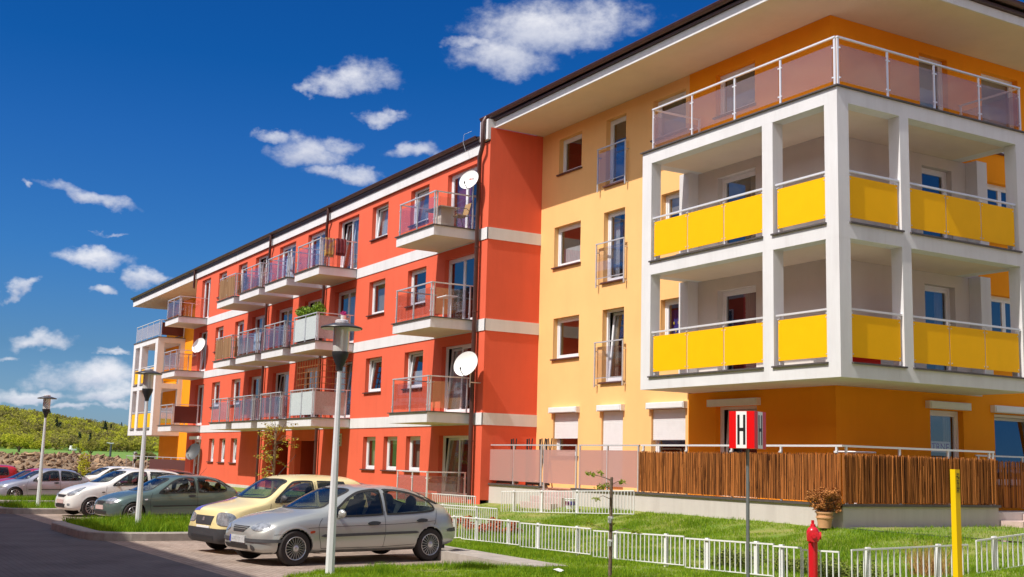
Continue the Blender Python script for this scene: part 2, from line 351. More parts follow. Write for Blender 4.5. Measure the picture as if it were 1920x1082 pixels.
# --- red middle section
RW = [(-36.05, -34.62, 's'), (-39.37, -37.95, 's'), (-55.77, -54.37, 's'), (-59.1, -57.72, 's')]
RD = [(-33.25, -31.12), (-42.72, -40.65), (-46.12, -44.1), (-49.7, -47.6), (-53.1, -51.0), (-62.2, -60.58)]
rows = [(3.165, 5.33), (5.99, 8.15), (8.80, 10.97)]
F = FR(16.8); holes = []
for fl, (zf, zt) in enumerate(rows):
    for a, b, _ in RW: holes.append((a, b, zt-1.25, zt))
    for a, b in RD: holes.append((a, b, zf+.02, zt))
gw = [(-39.3, -38.2), (-37.5, -36.38), (-35.67, -34.58), (-59.0, -58.08), (-57.2, -56.21), (-55.3, -54.33)]
for a, b in gw: holes.append((a, b, 1.34, 2.49))
holes.append((-33.24, -31.1, 0.62, 2.5)); holes.append((-62.2, -60.5, 0.5, 2.45))
porch = [(-49.9, -47.2), (-46.35, -43.95)]
ph = [(a, b, 0.05, 2.36) for a, b in porch]
wall('wall', RED, F, -63.3, -30.44, 0.35, 11.2, holes+[(a, b, 0.35, 2.36) for a, b in porch], depth=0.26)
tl = {(0, 0): 0, (0, 1): 0, (2, 0): 0, (2, 1): 0, (0, 2): None}
cur = [CURT, CURTB, None, CURT, None, CURTB, CURT]
k = 0
for fl, (zf, zt) in enumerate(rows):
    for i, (a, b, _) in enumerate(RW):
        window(F, a, b, zt-1.25, zt, 1, tilt=tl.get((fl, i)), curtain=[CURT, None, CURTB][(fl+i) % 3] if not (fl < 2 and i == 0) else CURT, low=.5 if (fl < 2 and i == 0) else 0, cfrac=(0, .55) if i == 1 else (0, 1))
    for i, (a, b) in enumerate(RD):
        c_ = CURTR if (fl == 2 and i == 0) else cur[(fl*2+i) % 7]
        window(F, a, b, zf+.02, zt, 2, tilt=(0 if (i+fl) % 3 == 0 else (1 if (i == 1 and fl != 1) else None)), curtain=c_, sill=False, name='balcony_door', cfrac=(0.0, .5) if i % 2 == 0 else (.3, 1))
for i, (a, b) in enumerate(gw): window(F, a, b, 1.34, 2.49, 1, tilt=0 if i > 2 else None, curtain=[CURTB, None, CURTB, CURT, CURT, CURT][i], cfrac=(0, .6), blind=.2 if i in (1, 2) else 0)
window(F, -33.24, -31.1, 0.62, 2.5, 2, tilt=0, curtain=CURTB, sill=False, name='balcony_door', cfrac=(0, .4))
w_ = window(F, -62.2, -60.5, 0.5, 2.45, 2, curtain=CURT, sill=False, name='balcony_door'); shutter_box(F, -62.2, -60.5, 2.45, w_)
# porch recess
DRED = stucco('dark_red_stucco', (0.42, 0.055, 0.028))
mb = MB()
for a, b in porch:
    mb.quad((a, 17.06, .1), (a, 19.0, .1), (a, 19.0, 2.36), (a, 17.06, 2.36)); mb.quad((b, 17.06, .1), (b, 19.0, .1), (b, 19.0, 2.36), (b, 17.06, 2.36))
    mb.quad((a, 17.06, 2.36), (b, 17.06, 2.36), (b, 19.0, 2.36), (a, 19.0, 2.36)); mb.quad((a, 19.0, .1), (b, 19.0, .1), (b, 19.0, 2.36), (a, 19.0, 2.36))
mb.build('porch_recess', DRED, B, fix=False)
mb = MB(); mb.box((-46.0, 18.9, .12), (-44.95, 18.97, 2.2)); dr = mb.build('entrance_door', mat('brown_door', (.06, .03, .025), .4), B)
mb = MB(); mb.box((-45.9, 18.86, 1.0), (-45.05, 18.895, 2.1)); mb.build('pane', WGL, dr)
mb = MB(); mb.box((-49.2, 18.9, .12), (-48.1, 18.97, 2.2)); dr = mb.build('entrance_door', MATS['brown_door'], B)
mb = MB(); mb.box((-49.1, 18.86, 1.0), (-48.2, 18.895, 2.1)); mb.build('pane', WGL, dr)
mb = MB(); mb.box((-41.72, 16.77, 2.15), (-41.32, 16.797, 2.62)); pl_ = mb.build('house_number_plate', mat('plate', (.55, .5, .42), .5), B)
mb = MB()
for z in (2.22, 2.35, 2.48): mb.box((-41.62, 16.762, z), (-41.42, 16.768, z+.07))
mb.build('numeral', BLACKP, pl_)
# side wall of the red block, facing right
FS = FX(-30.44)
wall('wall', RED, FS, 16.8, 18.7, 0.6, 11.94)
wall('wall', RED, FR(16.8), -30.95, -30.44, 11.2, 11.5, ())
# plinth
mb = MB(); mb.box((-63.32, 16.78, -.9), (-49.91, 16.85, .35)); mb.box((-43.94, 16.78, -.6), (-30.42, 16.85, .35)); mb.box((-47.19, 16.78, -.6), (-46.36, 16.85, .35)); mb.build('plinth', PLI, B)
# string courses
for zf in (3.165, 5.99, 8.80):
    mb = MB(); mb.box((-63.32, 16.775, zf-.36), (-30.415, 16.799, zf)); mb.box((-30.439, 16.775, zf-.36), (-30.415, 18.699, zf)); mb.build('string_course', WHI, B)
# --- yellow front of the right section
F = FR(18.7)
hy = [(-29.47, -28.22, 10.50, 11.62), (-26.95, -25.97, 9.66, 11.62), (-24.70, -23.30, 10.50, 11.62), (-29.65, -28.2, 7.62, 8.88), (-27.0, -25.97, 6.85, 8.89),
      (-24.32, -23.3, 7.62, 8.92), (-29.6, -28.2, 4.82, 6.06), (-27.0, -25.96, 4.01, 6.07), (-24.32, -23.3, 4.82, 6.07), (-29.5, -28.15, 1.95, 3.2), (-26.97, -25.95, 1.2, 3.2), (-24.68, -23.26, 1.95, 3.2)]
wall('wall', YEL, F, -30.439, -23.15, 0.6, 11.94, hy)
ho = [(-22.1, -20.65, 10.50, 11.62)]
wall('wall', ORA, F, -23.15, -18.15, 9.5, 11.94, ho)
wall('wall', LOG, F, -23.15, -18.15, 6.69, 9.17, [(-22.03, -20.64, 6.75, 8.92)])
wall('wall', LOG, F, -23.15, -18.15, 3.86, 6.36, [(-22.03, -20.64, 3.92, 6.05)])
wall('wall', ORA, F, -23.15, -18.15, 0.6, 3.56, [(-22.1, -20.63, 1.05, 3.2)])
window(F, *hy[0], curtain=None); window(F, *hy[1], name='balcony_door', curtain=None, sill=True); window(F, *hy[2]); window(F, *hy[3], curtain=CURT, low=.5, blind=.0)
window(F, *hy[4], name='balcony_door', curtain=CURT, cfrac=(0, .3)); window(F, *hy[5], blind=.4); window(F, *hy[6], blind=0); window(F, *hy[7], name='balcony_door', tilt=0, curtain=CURTB, cfrac=(0, .3))
BLUEC = mat('blue_patterned_cloth', (0.02, 0.04, 0.30), .9)
w_ = window(F, *hy[8], curtain=BLUEC, low=.8)
mb = MB()
for i in range(5):
    for j in range(3):
        x = -24.2+i*.19+(.09 if j % 2 else 0); z = 5.0+j*.22; mb.box((x, 19.035, z), (x+.05, 19.04, z+.07))
mb.build('curtain_motif', mat('yellow_cloth', (.8, .55, .08), .9), w_)
for q, zb in zip(hy[9:], (2.48, 1.25, 2.40)):
    w_ = window(F, *q, shutter=zb, name='window' if q[2] > 1.5 else 'balcony_door'); shutter_box(F, q[0], q[1], 3.2, w_)
window(F, *ho[0]); window(F, -22.03, -20.64, 6.75, 8.92, name='balcony_door', sill=False, curtain=CURTB, cfrac=(.6, 1)); window(F, -22.03, -20.64, 3.92, 6.05, name='balcony_door', sill=False, curtain=CURTR, cfrac=(.4, 1))
w_ = window(F, -22.1, -20.63, 1.05, 3.2, name='balcony_door', sill=False, tilt=0, sashes=1); shutter_box(F, -22.2, -20.57, 3.2, w_)
# right face of the building
F = FX(-18.15)
ht = [(21.6, 22.6, 9.62, 11.66), (23.84, 25.25, 9.62, 11.66), (26.6, 27.8, 10.5, 11.66)]
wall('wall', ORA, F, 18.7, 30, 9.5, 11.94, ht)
wall('wall', LOG, F, 18.7, 23.5, 6.69, 9.17, [(21.6, 22.64, 6.75, 8.9)]); wall('wall', LOG, F, 18.7, 23.5, 3.86, 6.36, [(21.6, 22.64, 3.92, 6.08)])
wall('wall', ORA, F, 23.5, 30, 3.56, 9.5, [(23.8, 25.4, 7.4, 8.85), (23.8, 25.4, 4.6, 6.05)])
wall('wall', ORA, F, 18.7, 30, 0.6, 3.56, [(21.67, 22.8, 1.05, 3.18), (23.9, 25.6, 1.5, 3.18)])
for q in ht: window(F, *q, name='balcony_door', blind=.12)
window(F, 21.6, 22.64, 6.75, 8.9, name='balcony_door', sill=False); window(F, 21.6, 22.64, 3.92, 6.08, name='balcony_door', sill=False, curtain=CURTB, cfrac=(.7, 1))
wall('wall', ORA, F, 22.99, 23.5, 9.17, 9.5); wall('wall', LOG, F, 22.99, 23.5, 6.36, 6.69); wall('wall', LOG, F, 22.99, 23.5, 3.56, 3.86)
window(F, 23.8, 25.4, 7.4, 8.85, 2); window(F, 23.8, 25.4, 4.6, 6.05, 2)
wd = window(F, 21.67, 22.8, 1.05, 3.18, name='balcony_door', sill=False, curtain=CURTB, cfrac=(.75, 1)); shutter_box(F, 21.6, 22.85, 3.2, wd)
w_ = window(F, 23.9, 25.6, 1.5, 3.18, 1, tilt=0); shutter_box(F, 23.85, 25.65, 3.2, w_)
# paper notice in the ground-floor window
mb = MB(); mb.box((21.74, .245, 2.22), (22.62, .25, 2.47), F=F); nt_ = mb.build('notice', mat('paper', (.75, .72, .75), .8), wd)
fc = bpy.data.curves.new('lettering', 'FONT'); fc.body = 'V·TRNE'; fc.size = .24; fc.align_x = 'CENTER'; fc.extrude = .001
tmp = bpy.data.objects.new('lettering', fc); COL.objects.link(tmp); bpy.context.view_layer.update()
me = bpy.data.meshes.new_from_object(tmp.evaluated_get(bpy.context.evaluated_depsgraph_get())); bpy.data.objects.remove(tmp)
me.materials.clear(); me.materials.append(mat('purple_ink', (.25, .02, .30), .8))
lt = bpy.data.objects.new('lettering', me); COL.objects.link(lt); lt.rotation_euler = (R(90), 0, R(90)); lt.location = (-18.15-.243, 22.18, 2.26); lt.parent = nt_; lt.matrix_parent_inverse = PW(nt_).inverted()
# rest of the shell: back, hidden sides, interior partitions
mb = MB(); mb.quad((-77.1, 30, -1), (-18.15, 30, -1), (-18.15, 30, 11.9), (-77.1, 30, 11.9)); mb.quad((-77.1, 18.7, -1), (-77.1, 30, -1), (-77.1, 30, 11.2), (-77.1, 18.7, 11.2))
mb.quad((-63.3, 16.8, -1), (-63.3, 18.7, -1), (-63.3, 18.7, 11.2), (-63.3, 16.8, 11.2)); mb.build('wall', YEL, B, fix=False)
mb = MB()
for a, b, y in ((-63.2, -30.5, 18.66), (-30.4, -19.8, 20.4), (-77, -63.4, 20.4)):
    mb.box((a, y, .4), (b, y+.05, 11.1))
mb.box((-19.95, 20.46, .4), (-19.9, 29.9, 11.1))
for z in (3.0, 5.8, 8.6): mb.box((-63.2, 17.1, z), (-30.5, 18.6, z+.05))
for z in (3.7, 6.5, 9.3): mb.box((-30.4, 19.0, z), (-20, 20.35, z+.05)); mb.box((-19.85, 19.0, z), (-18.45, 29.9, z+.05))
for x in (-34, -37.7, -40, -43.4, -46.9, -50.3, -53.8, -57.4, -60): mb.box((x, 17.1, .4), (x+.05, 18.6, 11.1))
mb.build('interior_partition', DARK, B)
# --- left yellow section
F = FR(18.7); dz = -0.74
hl = [(-66.0, -64.9, 7.0, 8.2), (-66.0, -64.9, 4.2, 5.3), (-66.0, -64.9, 1.2, 2.45), (-70.2, -69.0, 6.0, 8.15), (-70.2, -69.0, 3.2, 5.3), (-70.2, -69.0, .4, 2.45), (-74.6, -73.2, 9.0, 10.9), (-67.6, -66.6, 9, 10.9)]
wall('wall', YEL, F, -68.6, -63.3, -1, 11.19, [h for h in hl if h[0] > -68.5])
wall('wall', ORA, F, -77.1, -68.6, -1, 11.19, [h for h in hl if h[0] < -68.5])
for h in hl: window(F, *h, curtain=CURT, cfrac=(0, .4))
# --- loggias (white reinforced frames around the corners)
def yellow_bay(F, u0, u1, zf, parent, n, H=0.86):
    mb = MB(); w = (u1-u0)/n
    mb.box((u0-.03, .035, zf+1.05), (u1+.03, .085, zf+1.09), F=F)
    for k in range(n+1):
        x = min(max(u0+k*w, u0+.03), u1-.03); mb.box((x-.02, .075, zf+.03), (x+.02, .105, zf+1.05), F=F); mb.box((x-.02, .04, zf+.98), (x+.02, .075, zf+1.0), F=F)
    r = mb.build('railing', STEELW, parent)
    for k in range(n):
        p = MB(); p.box((u0+k*w+.018, .055, zf+.11), (u0+(k+1)*w-.018, .068, zf+.11+H), F=F); p.build('yellow_panel', YPAN, parent)
        q = MB()
        for uu in (u0+k*w+.05, u0+(k+1)*w-.05):
            for zz in (zf+.17, zf+.11+H-.06): q.box((uu-.012, .049, zz-.012), (uu+.012, .0549, zz+.012), F=F)
        q.build('panel_fixings', STEEL, parent)
def glass_run(F, us, zf, parent, gm, h=1.04, g0=.12, g1=.90, d=.06, nm='glass_panel'):
    mb = MB(); mb.box((us[0]-.03, d-.015, zf+h), (us[-1]+.03, d+.035, zf+h+.035), F=F)
    for u in us: mb.box((u-.022, d, zf), (u+.022, d+.03, zf+h), F=F)
    for a, b in zip(us[:-1], us[1:]):
        for z in (zf+g0+.06, zf+g1-.08):
            mb.box((a+.022, d-.012, z), (a+.06, d+.014, z+.03), F=F); mb.box((b-.06, d-.012, z), (b-.022, d+.014, z+.03), F=F)
    r = mb.build('railing', STEELW, parent)
    for a, b in zip(us[:-1], us[1:]):
        p = MB(); p.box((a+.04, d-.004, zf+g0), (b-.04, d+.004, zf+g1), F=F); p.build(nm, gm, parent)
def flash(mb, pts, z): pass
# right loggia
lg = MB()
for z1, t in ((9.50, .33), (6.69, .33), (3.86, .30)):
    lg.box((-22.95, 17.05, z1-t), (-16.40, 18.698, z1-.02)); lg.box((-18.148, 18.70, z1-t), (-16.40, 23.0, z1-.02))
for z0, z1 in ((3.84, 6.36), (6.67, 9.17)):
    lg.box((-22.95, 17.051, z0), (-22.58, 17.34, z1)); lg.box((-18.61, 17.051, z0), (-18.28, 17.34, z1)); lg.box((-16.76, 17.051, z0), (-16.401, 17.37, z1))
    lg.box((-16.70, 18.87, z0), (-16.401, 19.14, z1)); lg.box((-16.70, 22.66, z0), (-16.401, 22.999, z1))
    lg.box((-23.149, 18.38, z0), (-22.78, 18.697, z1)); lg.box((-18.147, 23.14, z0), (-17.82, 23.5, z1))
LF = lg.build('loggia_frame', WHI, B)
sf = MB()
for z in (9.168, 6.358): sf.quad((-22.58, 17.36, z), (-16.72, 17.36, z), (-16.72, 18.69, z), (-22.58, 18.69, z)); sf.quad((-18.14, 18.69, z), (-16.72, 18.69, z), (-16.72, 22.64, z), (-18.14, 22.64, z))
sf.build('loggia_ceiling', SOF, LF, fix=False)
fm = MB()
def fstrip(par, F, u0, u1, z): mb = MB(); mb.box((u0, -.05, z-.022), (u1, .30, z+.012), F=F); mb.build('flashing', FLASH, par)
A, A2 = FR(17.05), FX(-16.40)
fm.box((-23.0, 17.0, 9.482), (-16.35, 17.3, 9.512)); fm.box((-16.65, 17.301, 9.482), (-16.35, 23.05, 9.512)); dk = MB(); dk.box((-22.95, 17.302, 9.484), (-16.66, 18.69, 9.506)); dk.box((-18.14, 18.692, 9.484), (-16.66, 23.0, 9.506)); dk.build('deck_tiles', mat('beige_tiles', (.60, .50, .40), .8, var=.08, vscale=6), LF)
for z in (6.69, 3.86):
    fstrip(LF, A, -22.62, -18.58, z); fstrip(LF, A, -18.31, -16.72, z); fstrip(LF, A2, 17.35, 18.9, z); fstrip(LF, A2, 19.11, 22.7, z)
fm.build('flashing', FLASH, LF)
for z in (6.70, 3.87):
    yellow_bay(A, -22.54, -18.64, z, LF, 3); yellow_bay(A, -18.22, -16.78, z, LF, 1); yellow_bay(A2, 17.40, 18.84, z, LF, 1); yellow_bay(A2, 19.18, 22.6, z, LF, 3)
glass_run(A, [-22.62, -21.1, -19.58, -18.1, -16.52], 9.512, LF, TGL); glass_run(A2, [17.17, 18.62, 20.07, 21.54, 22.95], 9.512, LF, TGL)
glass_run(FL(-22.7), [17.15, 18.6], 9.512, LF, TGL); glass_run(FR(22.9), [-18.1, -16.5], 9.512, LF, TGL)
# left loggia
lg = MB()
for z1, t in ((8.76, .33), (5.95, .33), (3.12, .36)):
    lg.box((-78.85, 17.05, z1-t), (-72.3, 18.698, z1-.02)); lg.box((-78.85, 18.70, z1-t), (-77.11, 23.0, z1-.02))
for z0, z1 in ((3.10, 5.62), (5.93, 8.43)):
    for a, b in ((-78.85, -78.25), (-77.05, -76.45), (-72.95, -72.3)): lg.box((a, 17.051, z0), (b, 17.45, z1))
    lg.box((-78.8, 18.87, z0), (-78.5, 19.14, z1)); lg.box((-72.66, 18.42, z0), (-72.301, 18.697, z1))
LF2 = lg.build('loggia_frame', WHI, B)
fm = MB(); fm.box((-78.9, 17.0, 8.742), (-72.25, 18.69, 8.77))
A = FR(17.05)
for z in (5.95, 3.12): fstrip(LF2, A, -78.2, -77.1, z); fstrip(LF2, A, -76.4, -73.0, z)
fm.build('flashing', FLASH, LF2)
A3 = FX(-72.3)
for z in (5.96, 3.13):
    yellow_bay(A, -78.2, -77.1, z, LF2, 1); yellow_bay(A, -76.4, -73.0, z, LF2, 1); yellow_bay(A3, 17.5, 18.38, z, LF2, 1)
MILKG = glassmat('frosted_glass', (.8, .8, .85), ior=1.5, base=.05, milk=.5, milkc=(.55, .5, .52))
glass_run(A, [-78.6, -77.1, -75.6, -74.1, -72.5], 8.77, LF2, MILKG)
glass_run(A3, [17.2, 18.6], 8.77, LF2, BRPAN, nm='brown_panel')
# --- roofs, eaves
mb = MB(); mb.box((-30.44, 16.95, 11.94), (-16.2, 16.99, 12.15)); mb.box((-16.24, 16.991, 11.94), (-16.2, 30, 12.15)); mb.box((-30.95, 16.70, 11.56), (-30.445, 16.99, 12.2)); mb.build('fascia', WHI, B)
mb = MB(); mb.quad((-30.44, 16.98, 11.945), (-16.22, 16.98, 11.945), (-16.22, 18.72, 11.945), (-30.44, 18.72, 11.945)); mb.quad((-18.2, 18.72, 11.945), (-16.22, 18.72, 11.945), (-16.22, 30, 11.945), (-18.2, 30, 11.945)); mb.build('soffit', SOF, B, fix=False)
mb = MB(); mb.box((-30.95, 16.88, 12.16), (-16.1, 17.2, 12.22)); mb.box((-16.35, 17.201, 12.16), (-16.1, 30, 12.22)); mb.build('eave_board', ROOFM, B)
def hip(pts, top, name, dzz=.05):
    mb = MB(); mb.add(pts+top, [(0, 1, 5, 4), (1, 2, 6, 5), (2, 3, 7, 6), (3, 0, 4, 7), (4, 5, 6, 7), (3, 2, 1, 0)]); return mb.build(name, ROOFM, B)
hip([(-31.05, 16.78, 12.36), (-15.98, 16.78, 12.36), (-15.98, 30.6, 12.36), (-31.05, 30.6, 12.36)], [(-26.5, 21.4, 13.3), (-20.5, 21.4, 13.3), (-20.5, 26, 13.3), (-26.5, 26, 13.3)], 'roof')
hip([(-78.6, 16.62, 11.76), (-31.06, 16.62, 11.76), (-31.06, 30.6, 11.76), (-78.6, 30.6, 11.76)], [(-74, 21.4, 12.6), (-31.06, 21.4, 12.6), (-31.06, 26, 12.6), (-74, 26, 12.6)], 'roof')
def gutter(p0, p1, out, r=.085):
    mb = MB(); p0, p1 = Vector(p0), Vector(p1); ax = (p1-p0).normalized(); o = Vector(out); n = 10
    vs = []; fs = []
    for e in (p0, p1):
        for rr in (r, r-.012):
            for k in range(n+1):
                a = math.pi*k/n; vs.append(e+o*(math.cos(a)*rr)+Vector((0, 0, -1))*(math.sin(a)*rr))
    m = n+1
    for k in range(n): fs += [(k, k+1, 2*m+k+1, 2*m+k), (m+k, 3*m+k, 3*m+k+1, m+k+1)]
    mb.add(vs, fs); mb.box((min(p0.x, p1.x)-.01, min(p0.y, p1.y)-r*abs(o.y)-.01, p0.z-.004) if abs(o.y) > .5 else (p0.x+r-.01, p0.y, p0.z-.004), (max(p0.x, p1.x)+.01, p0.y-r*abs(o.y)+.01, p0.z+.012) if abs(o.y) > .5 else (p0.x+r+.01, p1.y, p0.z+.012))
    return mb.build('gutter', GUT, B)
gutter((-31.05, 16.80, 12.33), (-15.98, 16.80, 12.33), (0, -1, 0)); gutter((-16.0, 16.8, 12.33), (-16.0, 30, 12.33), (1, 0, 0))
gutter((-78.6, 16.62, 11.73), (-30.95, 16.62, 11.73), (0, -1, 0))
mb = MB(); mb.box((-78.5, 16.72, 11.19), (-30.96, 16.765, 11.50)); mb.build('fascia', WHI, B)
mb = MB(); mb.box((-78.5, 16.69, 11.502), (-30.96, 16.9, 11.56)); mb.box((-78.52, 16.66, 11.561), (-30.96, 16.9, 11.73)); mb.build('eave_board', ROOFM, B)
mb = MB(); mb.quad((-78.5, 16.75, 11.195), (-63.3, 16.75, 11.195), (-63.3, 18.72, 11.195), (-78.5, 18.72, 11.195)); mb.quad((-78.5, 18.72, 11.195), (-77.1, 18.72, 11.195), (-77.1, 30, 11.195), (-78.5, 30, 11.195)); mb.build('soffit', SOF, B, fix=False)
# lightning conductor whips on the eave
mb = MB()
for x in (-31.6,): mb.tube([(x, 16.55, 11.4), (x-.10, 16.5, 11.7), (x-.08, 16.52, 11.95), (x+.08, 16.7, 12.05)], .006, 5)
mb.build('lightning_conductor', STEEL, B)
# downpipes
def downpipe(x, ztop, zbot, y=16.68, bend=True):
    mb = MB(); p = [(x+.22, 16.62, ztop+.12), (x+.22, 16.62, ztop-.25), (x, y, ztop-.6), (x, y, zbot)] if bend else [(x, y, ztop), (x, y, zbot)]
    mb.tube(p, .062, 10)
    z = ztop-1.2
    while z > zbot+.3: mb.tube([(x, y, z), (x, y, z+.04)], .074, 10); z -= 2.0
    mb.build('downpipe', GUT, B, smooth=True)
mb = MB(); mb.tube([(-30.62, 16.72, 12.28), (-30.62, 16.62, 12.1), (-30.62, 16.62, 11.35), (-30.86, 16.66, 11.05), (-30.86, 16.66, 0.6)], .07, 10)
for z in (10.2, 8.2, 6.2, 4.4, 2.3): mb.tube([(-30.86, 16.66, z), (-30.86, 16.66, z+.04)], .083, 10)
mb.build('downpipe', GUT, B, smooth=True)
for x in (-43.7, -50.75): downpipe(x, 11.55, .1)
downpipe(-63.45, 11.55, 10.7)
# --- balconies of the red section (slab > railing, panels, screens)
BX = [(-33.76, -31.0), (-43.22, -40.55), (-46.8, -44.1), (-50.3, -47.55), (-53.75, -51.1), (-63.45, -60.7)]
def reeds(mb, F, u0, u1, d, z0, z1, sp=.016, r=.008, jit=.05):
    n = int((u1-u0)/sp)
    for k in range(n):
        mb.tone = min(1, max(0, random.gauss(.44+.22*vn((u0+k*sp)*9, d*9), .42))); u = u0+(k+.5)*sp; a = random.gauss(0, .02); w = r*random.uniform(.6, 1.3); dd = d+random.uniform(-.006, .006)
        zt = z1+random.uniform(-jit, .012); zb = z0+random.uniform(-.008, .02)
        q = [F(u-w, dd, zb), F(u, dd-w*1.3, zb), F(u+w, dd, zb), F(u-w+a, dd, zt), F(u+a, dd-w*1.3, zt), F(u+w+a, dd, zt)]
        mb.add(q, [(0, 1, 4, 3), (1, 2, 5, 4), (2, 0, 3, 5)]); mb.t[-3:] = [min(1, max(0, mb.tone+random.gauss(0, .25)))]*3
    mb.tone = .5
def screen(parent, F, u0, u1, zf, kind):
    if kind in ('reed', 'reedside'):
        mb = MB(); reeds(mb, F, u0, u1, -.02, zf+.06, zf+.98, .02, .011); mb.build('reed_screen', REED2, parent, fix=False)
    elif kind in ('pale', 'mottled'):
        mb = MB(); mb.box((u0, .02, zf+.10), (u1, .03, zf+.96), F=F); mb.build('privacy_screen', FROST if kind == 'pale' else MOTT, parent)
    elif kind == 'brown':
        mb = MB(); mb.box((u0, .02, zf+.10), (u1, .03, zf+.96), F=F); mb.build('brown_panel', BRPAN, parent)
def balcony(x0, x1, zf, front='glass', side='glass'):
    mb = MB(); mb.box((x0+.03, 15.26, zf-.33), (x1-.03, 16.773, zf-.03)); s = mb.build('balcony', WHI, B)
    f = MB(); f.box((x0-.02, 15.21, zf-.028), (x1+.02, 16.77, zf)); f.build('flashing', FLASH, s)
    f = MB(); f.quad((x0+.04, 15.27, zf-.332), (x1-.04, 15.27, zf-.332), (x1-.04, 16.77, zf-.332), (x0+.04, 16.77, zf-.332)); f.build('soffit', SOF, s, fix=False)
    r = MB(); y0 = 15.33; a, b = x0+.12, x1-.12; h = 1.03; m = (a+b)/2
    P = [(a, y0), (m, y0), (b-.05, y0), (b, y0+.06), (b, 16.62), (a, 16.62)]
    for px, py in P: r.box((px-.02, py-.02, zf), (px+.02, py+.02, zf+h))
    r.box((a-.03, y0-.03, zf+h), (b+.03, y0+.02, zf+h+.035)); r.box((b-.02, y0+.021, zf+h), (b+.03, 16.76, zf+h+.035)); r.box((a-.03, y0+.021, zf+h), (a+.02, 16.76, zf+h+.035))
    for px, py in P:
        for z in (zf+.16, zf+.82): r.box((px-.03, py-.034, z), (px+.03, py-.0205, z+.035))
    r.build('railing', STEEL, s)
    Fa, Fb, Fc = FR(y0), FX(b), FL(a)
    if front == 'glass':
        for u0, u1 in ((a+.04, m-.04), (m+.04, b-.09)):
            p = MB(); p.box((u0, -.004, zf+.1), (u1, .004, zf+.9), F=Fa); p.build('glass_panel', BGL, s)
    else: screen(s, Fa, a, b, zf, front)
    if side == 'glass':
        p = MB(); p.box((y0+.12, -.004, zf+.1), (16.58, .004, zf+.9), F=Fb); p.build('glass_panel', BGL, s)
    else: screen(s, Fb, y0+.1, 16.6, zf, side)
    p = MB(); p.box((y0+.06, -.004, zf+.1), (16.58, .004, zf+.9), F=Fc); p.build('glass_panel', BGL, s)
    return s
for fl, zf in enumerate((3.165, 5.99, 8.80)):
    for i, (x0, x1) in enumerate(BX):
        fr, sd = 'glass', 'glass'
        if i == 1 and fl < 2: fr, sd = 'pale', 'mottled'
        if i == 4 and fl > 0: fr, sd = 'reed', 'reed'
        if i == 5 and fl == 0: sd = 'brown'
        balcony(x0, x1, zf, fr, sd)
# french balcony railings
for zf in (9.62, 6.82, 3.98):
    mb = MB(); F = FR(18.7); a, b = -27.2, -25.85
    mb.box((a-.02, -.13, zf+1.14), (b+.02, -.09, zf+1.175), F=F)
    for u in (a, b):
        mb.box((u-.02, -.12, zf-.1), (u+.02, -.09, zf+1.14), F=F)
        for z in (zf-.05, zf+.9): mb.box((u-.02, -.089, z), (u+.02, -.001, z+.03), F=F)
    mb.box((a+.02, -.115, zf+.14), (b-.02, -.095, zf+.16), F=F)
    g = mb.build('window_guard', STEEL, B); p = MB(); p.box((a+.03, -.125, zf+.16), (b-.03, -.117, zf+1.02), F=F); p.build('glass_panel', BGL, g)
# ================================================================== TERRAIN, ROAD, LAWNS
def terr(x, y):
    z = gz(x)
    if x < -60: z += -1.05*ss(-60, -80, x)
    if x < -96:
        d = -x; z = -2.1+ 2.35*ss(96, 150, d)+ 0.55*ss(150, 450, d)
        t = y/max(d, 1)
        z += .6*ss(200, 480, d)+ss(470, 720, d)*max(6.0, 20.5-92*max(0, t-.10))*(1 if t < .5 else .3)
    return z-0.06
def sheet(name, xs, ys, fn, m, kind='structure'):
    xs, ys = list(xs), list(ys); v = [(x, y, fn(x, y)) for x in xs for y in ys]; n = len(ys)
    mb = MB(); mb.add(v, [(i*n+j, (i+1)*n+j, (i+1)*n+j+1, i*n+j+1) for i in range(len(xs)-1) for j in range(n-1)])
    o = mb.build(name, m, fix=False, smooth=True); o['kind'] = kind; return o
def lin(a, b, n): return [a+(b-a)*i/n for i in range(n+1)]
FIELD = mat('field_green', (0.10, 0.20, 0.02), 0.95, color2=(0.16, 0.27, 0.03), vscale=.05)
gx = lin(-1600, -700, 12)[:-1]+lin(-700, -100, 40)[:-1]+lin(-100, 60, 40)[:-1]+lin(60, 1200, 8)
gy = lin(-1500, -60, 8)[:-1]+lin(-60, 200, 40)[:-1]+lin(200, 1500, 12)
SITE = mat('site_ground', (0.30, 0.25, 0.20), 0.95, color2=(0.38, 0.32, 0.26), vscale=.3)
sheet('field', lin(-1600, -700, 12)[:-1]+lin(-700, -118, 40), gy, terr, FIELD)
sheet('ground', lin(-118, -64, 18)[:-1]+lin(-64, 60, 40)[:-1]+lin(60, 1200, 8), gy, terr, SITE)
